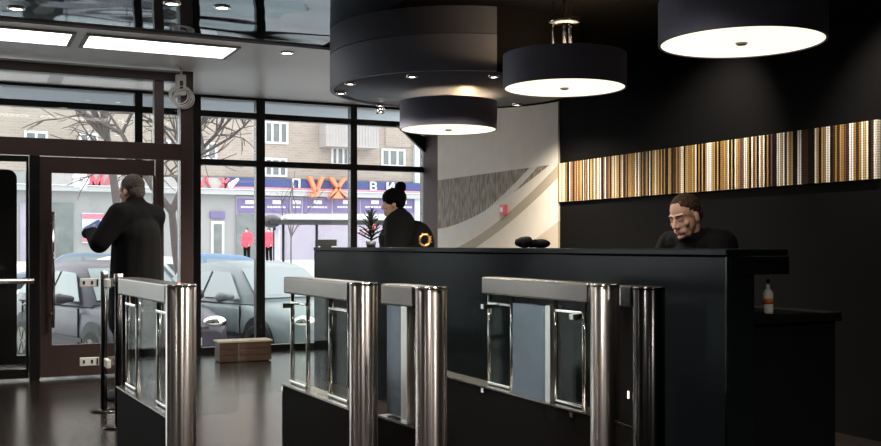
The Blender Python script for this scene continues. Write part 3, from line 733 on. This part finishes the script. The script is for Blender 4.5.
def trousers(J, o):
    b = MB(); p = V(J['pel']); b.ell(p, (.18, .135, .14)); 
    for s_ in ('l', 'r'): b.cap(J['hip'+s_], J['knee'+s_], .098, .078); b.cap(J['knee'+s_], V(J['ank'+s_])+V((0, 0, .0)), .078, .07)
    link('trousers', remesh(b, .011, 3), 'dark_cloth', o)
def hair(o, T, k, m, pieces):
    b = MB(); R = T.to_3x3()
    for c, r in pieces: b.ell(T @ (V(c)*k), V(r)*k, R, 24, 16)
    h = link('hair', remesh(b, .004, 2), m, o)
    tx = bpy.data.textures.get('hair_tufts') or bpy.data.textures.new('hair_tufts', 'CLOUDS'); tx.noise_scale = .018
    dm = h.modifiers.new('tufts', 'DISPLACE'); dm.texture = tx; dm.strength = .011; dm.mid_level = .5
# --- man by the door: black coat, grey hair, forearms raised in front
X, Y, d = at(136, d=7.7)
f = V((-.62, .78, 0)); rz = math.atan2(f.y, f.x)-PI/2
J = stand_joints(1.0, ell=(-.33, .05, 1.20), elr=(.26, .10, 1.20), wrl=(-.17, .27, 1.27), wrr=(.10, .28, 1.28))
T = Matrix.Translation((0, .05, 1.605)) @ Matrix.Rotation(.04, 4, 'Z') @ Matrix.Rotation(-.12, 4, 'X')
pm = person('grey-haired man in a long black coat by the entrance door, arms raised in front', (X, Y, 0), rz, J, T, 1.0,
            {'l': ((.55, .8, .1), (1, 0, 0)), 'r': ((-.55, .8, .1), (-1, 0, 0))}, .008)
hair(pm, T, 1.0, 'hair_grey', [((0, -.024, .043), (.082, .094, .084)), ((0, -.055, -.01), (.070, .058, .07)), ((-.06, .0, .01), (.02, .04, .035)), ((.06, .0, .01), (.02, .04, .035))])
b = MB(); torso(b, J, .042); arms(b, J, .033, .062)
b.cap((0, 0, 1.25), (0, 0, .62), .185, .20); b.cap((-.03, 0, 1.2), (-.05, 0, .62), .165, .18); b.cap((.03, 0, 1.2), (.05, 0, .62), .165, .18)
for q in (-1, 1): b.cap((q*.05, -.02, 1.45), (q*.20, -.012, 1.395), .082, .078)
b.cap((0, -.015, 1.40), (0, .005, 1.50), .11, .082)
me = remesh(b, .012, 9); link('coat', me, 'dark_cloth', pm)
for s_ in ('l', 'r'):
    b = MB(); w = V(J['wr'+s_]); q = w+V(((.55 if s_ == 'l' else -.55), .8, .1)).normalized()*.07
    b.cap(w, q, .046, .05); b.cap(q, q+V((0, .05, 0)), .05, .04); link('glove', remesh(b, .008, 2), 'dark_cloth', pm)
trousers(J, pm); shoes(J, pm)
# --- person with the pom-pom hat behind the counter's far end, in profile
X, Y, d = at(398, d=10.0)
rz = math.atan2(S, -C)-PI/2+.1
J = stand_joints(.98, ell=(-.27, .04, 1.12), elr=(.27, .06, 1.12), wrl=(-.12, .26, 1.02), wrr=(.12, .26, 1.02))
T = Matrix.Translation((0, .05, 1.60)) @ Matrix.Rotation(-.05, 4, 'X')
ph = person('person in a black coat and pom-pom hat, in profile behind the counter', (X, Y, 0), rz, J, T, 1.05,
            {'l': ((.6, .75, 0), (1, 0, 0)), 'r': ((-.6, .75, 0), (-1, 0, 0))}, .007)
b = MB(); R = T.to_3x3(); g = lambda *p: T @ V(p)
b.ell(g(0, -.018, .064), (.104, .124, .100), R, 24, 16); b.ell(g(0, -.055, .02), (.085, .075, .075), R); b.torus(g(0, -.012, .035), .090, .024, R @ Matrix.Rotation(.22, 3, 'X'), 32, 10)
hat = link('knitted_hat', remesh(b, .006, 3), 'knit', ph)
b = MB(); c = g(0, -.085, .165); rg = random.Random(3)
b.ell(c, .052)
for k in range(60):
    v = V((rg.gauss(0, 1), rg.gauss(0, 1), rg.gauss(0, 1))).normalized(); b.ell(c+v*.045, .014, u=6, v=5)
b.build('pom_pom', 'knit', hat)
b = MB(); torso(b, J, .085); arms(b, J, .07, .085); b.ell((0, -.02, 1.0), (.26, .23, .42)); b.ell((0, -.17, 1.2), (.2, .2, .24)); b.ell((0, -.05, 1.36), (.2, .19, .1)); b.cap((0, -.03, 1.36), (0, -.015, 1.475), .14, .098)
b.torus((0, -.01, 1.475), .085, .035, Matrix.Rotation(-.2, 3, 'X')); b.ell((0, -.12, 1.22), (.19, .14, .2))
link('coat', remesh(b, .012, 4), 'dark_cloth', ph); trousers(J, ph); shoes(J, ph)
# --- seated guard
X, Y, d = at(700, d=5.64); GZ = .60
f = V((-.985, -.17, 0)); rz = math.atan2(f.y, f.x)-PI/2
J = dict(pel=(0, -.02, .70), chest=(0, .02, .98), neck=(0, .055, 1.165), shl=(-.18, .03, 1.10), shr=(.18, .03, 1.10), ell=(-.24, .12, .86), elr=(.24, .12, .86),
         wrl=(-.10, .30, .875), wrr=(.10, .30, .875), hipl=(-.09, 0, .68), hipr=(.09, 0, .68), kneel=(-.1, .34, .62), kneer=(.1, .34, .62), ankl=(-.1, .22, .30), ankr=(.1, .22, .30))
J = {a: V(v)+V((0, 0, .085)) for a, v in J.items()}
HK = 1.0
T = Matrix.Translation((0, .125, hz(216.5, d))) @ Matrix.Rotation(.06, 4, 'Y') @ Matrix.Rotation(-.30, 4, 'X')
pg = person('seated man in black looking down behind the reception counter', (X, Y, 0), rz, J, T, HK,
            {'l': ((.4, .9, -.1), (0, 0, -1)), 'r': ((-.4, .9, -.1), (0, 0, -1))}, .0045)
hair(pg, T, HK, 'hair_brown', [((0, -.020, .0475), (.0785, .0915, .078)), ((0, -.066, -.005), (.064, .045, .06)), ((-.061, -.018, .030), (.0165, .034, .030)), ((.061, -.018, .030), (.0165, .034, .030))])
for s_ in (-1, 1):
    MB().cap(T @ (V((s_*.013, .093, .021))*HK), T @ (V((s_*.047, .077, .022))*HK), .0042, .003, 8).build('eyebrow', 'hair_brown', pg)
    MB().cap(T @ (V((s_*.020, .0815, -.008))*HK), T @ (V((s_*.043, .0765, -.009))*HK), .0028, .002, 8).build('eyelash_line', 'trimblack', pg)
MB().cap(T @ (V((-.019, .0905, -.0705))*HK), T @ (V((.019, .0905, -.0705))*HK), .0022, .0022, 8).build('lips', 'lip', pg)
b = MB(); torso(b, J, .03); arms(b, J, .024, .062); b.torus(V((0, .05, 1.245)), .072, .026, Matrix.Rotation(-.35, 3, 'X')); b.cap((-.12, .03, 1.2), (.12, .03, 1.2), .075)
link('jacket', remesh(b, .009, 4), 'dark_cloth', pg); 
b = MB(); b.ell((0, -.02, .785), (.185, .14, .1))
for s_ in ('l', 'r'): b.cap(J['hip'+s_], J['knee'+s_], .095, .075); b.cap(J['knee'+s_], J['ank'+s_], .075, .062)
link('trousers', remesh(b, .01, 3), 'dark_cloth', pg)
# his tall chair
sc = thing('tall_swivel_chair', 'tall black swivel chair under the seated man behind the counter', 'chair', (X, Y, 0), rz)
MB().box(-.22, .22, -.2, .2, .62, .67).build('seat', 'black_matte', sc, bevel=.02)
MB().frustum((0, 0, .05), (0, 0, .625), .025).build('gas_lift', 'chrome', sc)
MB().torus((0, 0, .25), .2, .012).frustum((-.2, 0, .25), (.2, 0, .25), .008).build('foot_ring', 'chrome', sc)
for k in range(5):
    a = k*2*PI/5; MB().cap((0, 0, .06), (.28*math.cos(a), .28*math.sin(a), .03), .022, .016).ell((.28*math.cos(a), .28*math.sin(a), .028), .028).build('leg', 'trimblack', sc)
# ================================================================== OUTSIDE
GZ = -.50
struct(MB().box(-45, 60, YF+.12, 75, GZ-.3, GZ).build('road', 'asphalt'))
struct(MB().box(-45, 60, YF+.12, 12.2, GZ, GZ+.12).build('pavement', 'walk'))
struct(MB().box(-45, 60, 44, 62, GZ, GZ+.85).build('pavement_shop_side', 'walk'))
tag(MB().box(-2.5, XW+.4, YF+.12, YF+1.02, 2.80, 2.98).build('entrance_canopy', 'canopy', bevel=.02), 'pale grey canopy slab over the glass facade outside', 'canopy')
# --- apartment house with shops
YH = 58.0
def BX(x): return at(x, Y=YH)
ap = thing('apartment_house', 'beige brick apartment house with shops below, across the street', 'building', (0, YH, GZ))
def hzb(y, x): return hz(y, BX(x)[2])-GZ
ZF = hzb(190, 275)-.1; zs = hzb(178, 275)
xa, xb = BX(-120)[0], BX(520)[0]
MB().box(xa, xb, .0, 12, zs, 17).build('brick_wall', 'brick', ap)
MB().box(xa, xb, .05, 12, 0, zs).build('shop_wall', 'shopwall', ap)
MB().box(xa, xb, -.6, .05, hzb(196, 275), hzb(191.5, 275)).build('ledge', 'ledge', ap)
MB().box(xa, xb, -.7, 0, hzb(191.2, 275), hzb(190.6, 275)).build('ledge_snow', 'snow', ap)
def hwin(x0, x1, y0, y1, div=2):
    xc = (x0+x1)/2; X0, X1 = BX(x0)[0], BX(x1)[0]; z1, z0 = hzb(y0, xc), hzb(y1, xc); fw = .13
    b = MB().box(X0, X1, -.08, -.001, z0, z0+fw).box(X0, X1, -.08, -.001, z1-fw, z1).box(X0, X0+fw, -.08, -.001, z0+fw, z1-fw).box(X1-fw, X1, -.08, -.001, z0+fw, z1-fw)
    for k in range(1, div): xx = X0+(X1-X0)*k/div; b.box(xx-fw/2, xx+fw/2, -.08, -.001, z0+fw, z1-fw)
    w = b.build('window', 'winframe', ap); MB().box(X0+fw+.002, X1-fw-.002, -.03, -.002, z0+fw+.002, z1-fw-.002).build('pane', 'winglass', w)
hwin(264, 288, 121.5, 144, 3); hwin(264, 287, 158, 177, 3); hwin(198, 217, 142, 160); hwin(331, 349, 147, 165.5, 3); hwin(381, 405, 149, 167, 3)
hwin(24, 48, 131, 152); hwin(79, 98, 133, 154); hwin(-30, -5, 130, 150); hwin(160, 178, 140, 158); hwin(120, 140, 92, 113); hwin(60, 80, 75, 96); hwin(264, 288, 60, 84, 3); hwin(440, 465, 152, 170); hwin(381, 405, 80, 104, 3); hwin(198, 217, 70, 90)
# balcony
X0, X1 = BX(319)[0], BX(371)[0]; z1, z0 = hzb(124, 345), hzb(147, 345)
b = MB().box(X0, X1, -1.3, 0, z0-.12, z0).box(X0, X1, -1.3, -1.22, z0, z1).box(X0, X0+.08, -1.22, 0, z0, z1).box(X1-.08, X1, -1.22, 0, z0, z1)
for k in range(18): xx = X0+(X1-X0)*(k+.5)/18; b.box(xx-.03, xx+.03, -1.34, -1.3, z0, z1)
b.build('balcony', 'board', ap)
hwin(324, 366, 110, 123.5, 3)
X0 = BX(416)[0]; MB().box(X0-.2, X0+.2, -.3, 0, 0, 14).build('downpipe', 'canopy', ap)
MB().box(BX(385)[0], BX(423)[0], -.06, 0, hzb(147, 400), hzb(128, 400)).build('cornice_panel', 'brick', ap)
# shopfront sections
X0, X1 = BX(236)[0], BX(470)[0]
MB().box(X0, X1, -.08, .05, .2, hzb(197, 275)).build('shop_glazing', 'lilac', ap)
xs = [236, 262, 290, 302, 332, 360, 388, 416, 445]
for k in range(len(xs)-1):
    a, c = BX(xs[k]+1)[0], BX(xs[k+1]-1)[0]; xm_ = (xs[k]+xs[k+1])/2
    o = MB().box(a, c, -.13, -.08, hzb(213, xm_), hzb(199, xm_)).build('banner', 'banner', ap)
    b = MB().box((a+c)/2-.25, (a+c)/2+.25, -.15, -.13, hzb(204, xm_), hzb(200.5, xm_))
    w = (c-a)*.36
    for q in range(7): xx = (a+c)/2-w+2*w*q/7; b.box(xx, xx+w*.2, -.15, -.13, hzb(208, xm_), hzb(206.4, xm_))
    b.build('caption_marks', 'sign_white', o)
MB().box(BX(236)[0], BX(262)[0], -.12, -.08, .5, hzb(214, 250)).build('shop_window', 'winglass', ap)
# left shop: door, small blue plate, glazed bay, poster
MB().box(BX(211)[0], BX(224)[0], -.06, .05, 0, hzb(221, 217)).build('shop_door_frame', 'winframe', ap)
MB().box(BX(213.5)[0], BX(221.5)[0], -.1, -.06, .3, hzb(224, 217)).build('shop_door', 'winglass', ap)
MB().box(BX(210)[0], BX(224.5)[0], -.12, .05, hzb(218.5, 217), hzb(211.5, 217)).build('door_plate', 'banner', ap)
MB().box(BX(48)[0], BX(73)[0], -.06, .05, .2, hzb(203, 60)).build('shop_window', 'winglass', ap)
MB().box(BX(20)[0], BX(48)[0], -.06, .05, .2, hzb(203, 30)).build('shop_window', 'lilac', ap)
po = MB().box(BX(82)[0], BX(103)[0], -.12, .05, hzb(243, 92), hzb(213, 92)).build('poster', 'poster_pale', ap)
MB().box(BX(82)[0], BX(103)[0], -.14, -.12, hzb(219, 92), hzb(214, 92)).box(BX(82)[0], BX(103)[0], -.14, -.12, hzb(242, 92), hzb(235, 92)).build('poster_bands', 'poster_pink', po)
MB().cap((BX(87)[0], -.15, hzb(231, 92)), (BX(98)[0], -.15, hzb(222, 92)), .25, .12).build('poster_pen', 'sign_blue', po)
# --- big blue shop sign
X0, X1 = BX(224)[0], BX(470)[0]; yo = YH-.45
ss = thing('shop_sign', 'blue shop sign band with orange and white letters across the street', 'sign', (0, yo, GZ))
MB().box(X0, X1, -.1, .4, hzb(188, 275), hzb(179.5, 275)).build('blue_band', 'sign_blue', ss)
MB().box(X0, X1, -.12, .4, hzb(191, 275), hzb(188.1, 275)).build('pink_stripe', 'sign_pink', ss)
MB().box(BX(226)[0], BX(237)[0], -.14, -.1, hzb(187, 230), hzb(178, 230)).build('logo_square', 'sign_blue', ss)
lg = MB().cap((BX(228)[0], -.17, hzb(186, 230)), (BX(235)[0], -.17, hzb(180, 230)), .18, .1).build('logo_mark', 'sign_white', ss)
for ch, x, y, sz, m, xs_ in (('П', 293, 185.6, .66, 'sign_white', 1.15), ('У', 311.5, 189.5, 1.5, 'sign_orange', 1.0), ('Х', 333, 190.5, 1.5, 'sign_orange', 1.05), ('В', 369.5, 188.4, .66, 'sign_white', 1.15), ('И', 386.5, 189, .66, 'sign_white', 1.15)):
    text_part('letter', ch, sz*1.08, m, ss, (BX(x)[0], -.32 if sz > 1 else -.17, hzb(y-(0 if sz > 1 else 1.0), x)), .2 if sz > 1 else .05, bold=.03 if sz > 1 else .012, xs=xs_)
s2 = thing('shop_sign', 'pale shop board with red letters above the left shop across the street', 'sign', (0, yo, GZ))
MB().box(BX(40)[0], X0-.1, -.1, .4, hzb(189, 130), hzb(176, 130)).build('board', 'board', s2)
for ch, x, y in (('М', 95, 181.5), ('А', 109, 182), ('А', 203, 184), ('Х', 222, 185)):
    text_part('letter', ch, .80, 'sign_red', s2, (BX(x)[0], -.16, hzb(y, x)), .05, bold=.03, xs=1.1)
b = MB()
for k in range(5): a = k*2*PI/5; b.ell((BX(80)[0]+.3*math.cos(a), -.14, hzb(181, 80)+.3*math.sin(a)), (.22, .05, .22), u=10, v=6)
b.build('flower_mark', 'sign_white', s2)
# --- bus shelter
X, Y, d = at(327, d=28); w = .0545*28
zr = hz(219.5, d)-GZ
bs = thing('bus_shelter', 'white-roofed bus shelter across the road', 'bus shelter', (X, Y, GZ), -.2)
pts = [(-1.6, -.75), (1.7, -.75), (1.7, .75), (-1.6, .75)]
b = MB().box(-1.62, 1.9, -.8, .8, zr-.14, zr-.04); b.build('roof', 'trimblack', bs)
MB().box(-1.2, 1.9, -.78, .78, zr-.04, zr+.12).build('roof_snow', 'snow', bs, bevel=.05)
MB().ell((-1.55, 0, zr-.06), (.28, .8, .18), u=16, v=8).build('rounded_end', 'trimblack', bs)
for x_ in (-1.4, -1.15, -.2, .8, 1.75): MB().box(x_-.035, x_+.035, .68, .75, 0, zr-.14).build('post', 'trimblack', bs)
for a, c in ((-1.1, -.25), (-.15, .75), (.85, 1.7)): MB().box(a, c, .70, .715, .3, zr-.3).build('back_pane', 'gate_glass', bs)
MB().box(-1.4, -1.36, -.7, .68, .3, zr-.3).build('side_panel', 'poster_pale', bs)
MB().box(-.9, 1.5, .3, .65, .42, .48).box(-.8, -.74, .35, .6, 0, .42).box(1.3, 1.36, .35, .6, 0, .42).build('bench', 'wood', bs)
# --- pedestrians by the shop
def walker(x, ytop, yb, label, m):
    d = 50; X, Y, _ = at(x, d=d); k = (yb-ytop)/F*d/1.74
    zf = GZ+.85
    J = stand_joints(1, wrl=(-.24, .2, .93), ell=(-.25, -.04, 1.12)); T = Matrix.Translation((0, .03, 1.61))
    o = person(label, (X, Y, zf), 2.4, J, T, 1.0, {'l': ((0, .6, -.8), (1, 0, 0)), 'r': ((0, .2, -1), (-1, 0, 0))}, .013)
    b = MB(); torso(b, J, .06); arms(b, J, .045); b.ell((0, 0, .98), (.24, .19, .26)); link('jacket', remesh(b, .016, 3), m, o)
    hair(o, T, 1.0, 'hair_grey', [((0, -.02, .045), (.086, .10, .088)), ((0, -.05, -.01), (.075, .06, .07))])
    trousers(J, o); shoes(J, o)
walker(247, 224, 262, 'pedestrian in a red jacket in front of the shop window, full height', 'red_coat')
walker(269, 230, 268, 'pedestrian in a red jacket half hidden behind the bus shelter', 'red_coat')
# --- trees
def tree(x, d, hgt, seed, label, lean=0, r0=.16, spread=.75, rmin=.009, fork=.42, top=4):
    X, Y, _ = at(x, d=d); b = MB(); rg = random.Random(seed)
    t = thing('bare_tree', label, 'tree', (X, Y, GZ), 0, 'bare street trees')
    tr = MB()
    def grow(p, v, L_, r, lv, tgt):
        n = 3; pts = [p]
        for k in range(n):
            w_ = .04 if lv == 0 else .16
            v = (v+V((rg.gauss(0, w_), rg.gauss(0, w_), rg.gauss(0, .08)))).normalized(); q = pts[-1]+v*L_/n
            ra, rb = max(rmin, r*(1-.13*k)), max(rmin*.8, r*(1-.13*(k+1)))
            tgt.frustum(pts[-1], q, ra, rb, 8 if lv < 2 else 4, False); pts.append(q)
            if lv >= 1 and lv < top:
                a = rg.uniform(0, 2*PI); side = v.orthogonal().normalized(); side.rotate(Matrix.Rotation(a, 3, v))
                grow(q, (v*.55+side*spread+V((0, 0, .02))).normalized(), L_*rg.uniform(.5, .75), r*.5, lv+1, b)
        if lv < top:
            for _ in range(2 if lv else 4):
                a = rg.uniform(0, 2*PI); side = v.orthogonal().normalized(); side.rotate(Matrix.Rotation(a, 3, v))
                grow(pts[-1], (v+side*spread*.8).normalized(), L_*rg.uniform(.6, .8), r*.6, lv+1, b)
    grow(V((0, 0, 0)), V((lean, 0, 1)).normalized(), hgt*fork, r0, 0, tr)
    tr.build('trunk', 'bark', t); b.build('branches', 'bark', t)
tree(184, 19, 6.5, 5, 'bare street tree whose twigs cross the left facade window', 0.0, .11, .8, .0065, .36)
tree(127, 31, 9.0, 12, 'bare street tree seen over the entrance door', -.03, .17, .7, .011, .56, 3)
tree(291, 36, 5.0, 21, 'thin bare young tree behind the bus shelter', 0, .04, .45, .009, .4, 2)
# --- parked cars
def car(x, d, heading, col, label, hgt=1.5, glassm='glass_dark', snow=False, zoff=0):
    X, Y, _ = at(x, d=d)
    t = thing('car', label, 'car', (X, Y, GZ), heading, 'cars parked outside')
    m = mat('car_paint', col, .4, 0, var=.06, scale=2, spec=.4, coat=.12)
    k = hgt/1.5
    b = MB(); rings = []
    st = [(-2.12, .42, .80, .66), (-2.05, .30, .90, .76), (-1.7, .24, .96, .83), (-.6, .22, .95, .85), (.4, .22, .95, .85), (.95, .22, .94, .84), (1.45, .24, .88, .82), (1.85, .26, .78, .76), (2.05, .32, .68, .66), (2.12, .40, .60, .54)]
    for x_, zb, zt, hw in st:
        ring = []
        for i in range(20):
            a = 2*PI*i/20; ca, sa = math.cos(a), math.sin(a); e = .38
            ring.append(b.bm.verts.new((x_, hw*math.copysign(abs(ca)**e, ca), ((zb+zt)/2+(zt-zb)/2*math.copysign(abs(sa)**e, sa))*k)))
        rings.append(ring)
    for p, q in zip(rings[:-1], rings[1:]):
        for i in range(20): b.bm.faces.new((p[i], p[(i+1) % 20], q[(i+1) % 20], q[i])).smooth = True
    b.bm.faces.new(rings[0]); b.bm.faces.new(rings[-1][::-1])
    b.build('body', m, t)
    b = MB(); rings = []
    for x_, zt, hw in ((-2.0, .93, .70), (-1.55, 1.36, .60), (-1.3, 1.44, .585), (-.4, 1.5, .59), (.1, 1.46, .585), (.28, 1.41, .575), (1.02, .93, .70)):
        zz = (zt-.9); base = .80 if -1.9 < x_ < .9 else .74
        rings.append([b.bm.verts.new((x_, s_*y_, z_*k)) for s_, y_, z_ in ((-1, base, .9), (-1, hw+.015*0, .9+zz*.86), (-1, hw-.06, .9+zz*.98), (-1, .2, .9+zz*1.0), (1, .2, .9+zz*1.0), (1, hw-.06, .9+zz*.98), (1, hw, .9+zz*.86), (1, base, .9))])
    for p, q in zip(rings[:-1], rings[1:]):
        for i in range(7): b.bm.faces.new((p[i], p[i+1], q[i+1], q[i])).smooth = True
    b.bm.faces.new(rings[0]); b.bm.faces.new(rings[-1][::-1])
    b.build('roof', m, t)
    def sy(z): return .812-.425*(z-.9)
    for s_ in (-1, 1):
        for poly in ([(.78, .96), (.24, 1.325), (-.26, 1.345), (-.30, .96)], [(-.37, .96), (-.33, 1.345), (-.98, 1.325), (-1.28, .98)], [(-1.36, .99), (-1.08, 1.31), (-1.35, 1.28), (-1.66, 1.02)]):
            pp = [(x_, s_*(sy(z)+.004), z*k) for x_, z in poly]
            MB().slab(pp if s_ > 0 else pp[::-1], -.012 if s_ > 0 else -.012).build('side_window', glassm, t)
        MB().cap((.66, s_*.86, 1.0*k), (.60, s_*1.0, 1.0*k), .04, .075).build('wing_mirror', m if hgt < 1.52 else 'trimblack', t)
        MB().ell((1.98, s_*.52, .70*k), (.10, .17, .085)).build('headlight', 'chrome', t)
        MB().ell((-2.05, s_*.60, .78*k), (.06, .12, .1)).build('tail_light', 'sign_red', t)
        for x_ in (-.42, -1.25): MB().cap((x_, s_*.862, .84*k), (x_+.14, s_*.862, .84*k), .014).build('door_handle', m, t)
        b = MB()
        for x_ in (.86, -.33, -1.3): b.box(x_-.006, x_+.006, min(s_*.83, s_*.857), max(s_*.83, s_*.857), .34*k, .88*k)
        b.build('door_seam', 'trimblack', t)
        MB().box(-1.0, 1.0, min(s_*.82, s_*.862), max(s_*.82, s_*.862), .44*k, .50*k).build('rub_strip', 'trimblack', t)
        for x_ in (-1.28, 1.30):
            MB().frustum((x_, s_*.70, .36), (x_, s_*.853, .36), .365, seg=28).build('wheel_arch', 'trimblack', t)
            wl = MB().frustum((x_, s_*.66, .31), (x_, s_*.866, .31), .31, seg=28).build('wheel', 'rubber', t, bevel=.03)
            hb = MB().frustum((x_, s_*.80, .31), (x_, s_*.872, .31), .19, seg=24)
            for q in range(6): a = q*PI/3; hb.cbox((x_+.1*math.cos(a), s_*.875, .31+.1*math.sin(a)), (.17, .012, .03), Matrix.Rotation(-a, 3, 'Y'))
            hb.build('hubcap', 'beam_steel', wl)
    # windscreens
    def ws(xa, za, wa, xb_, zb, wb, nm, up):
        n = V((zb-za, 0, xa-xb_)).normalized()*.012
        if n.z < 0: n = -n
        P = [V((xa, -wa, za*k)), V((xa, wa, za*k)), V((xb_, wb, zb*k)), V((xb_, -wb, zb*k))]
        bb = MB().slab([p_+n for p_ in P], .01); bb.build(nm, glassm, t)
    ws(.97, .965, .64, .34, 1.375, .52, 'windscreen', 1); ws(-1.93, .985, .62, -1.60, 1.32, .54, 'rear_window', 1)
    MB().box(2.06, 2.10, -.38, .38, .56*k, .66*k).build('grille', 'trimblack', t, bevel=.01)
    MB().box(2.10, 2.135, -.26, .26, .42*k, .52*k).build('number_plate', 'white_plastic', t)
    MB().box(1.9, 2.07, -.62, .62, .26*k, .38*k).build('bumper', 'trimblack', t, bevel=.03)
    if snow:
        MB().box(-1.4, .1, -.5, .5, 1.47*k, 1.535*k).build('snow_cover', 'snow', t, bevel=.02)
    return t
def parked(x, side_wheel, *a, **k):
    X, Y, d = at(x, Y=side_wheel); h_ = math.radians(-75); c = car(x, d, h_, *a, **k); v = Matrix.Rotation(h_, 3, 'Z') @ V((1.30, -.86, 0)); c.location = (X-v.x, Y-v.y, GZ); return c
parked(255, 13.2, (.20, .235, .245), 'silver car parked nose-in behind the facade window', 1.46, 'car_glass_pale')
parked(90, 13.3, (.085, .07, .095), 'dark mauve car parked nose-in behind the entrance door', 1.48, 'car_glass_pale')
car(112, 21, math.radians(172), (.62, .62, .64), 'pale car on the road behind the dark mauve one', 1.5, 'glass_dark')
car(74, 32, math.radians(172), (.16, .20, .26), 'blue-grey car on the road behind the pale one', 1.5, 'car_glass_pale')
car(190, 26, math.radians(174), (.12, .2, .32), 'blue car on the road behind the silver one', 1.5, 'car_glass_pale')
# ================================================================== LIGHT
w = bpy.data.worlds.new('world'); scn.world = w; w.use_nodes = True
bg = w.node_tree.nodes['Background']; bg.inputs[0].default_value = (.96, .97, .99, 1); bg.inputs[1].default_value = 3.2
scn.view_settings.view_transform = 'Standard'; scn.view_settings.look = 'None'; scn.view_settings.gamma = 1; scn.view_settings.exposure = 0
scn.view_settings.use_curve_mapping = False
scn.cycles.transparent_max_bounces = 40; scn.cycles.max_bounces = 10
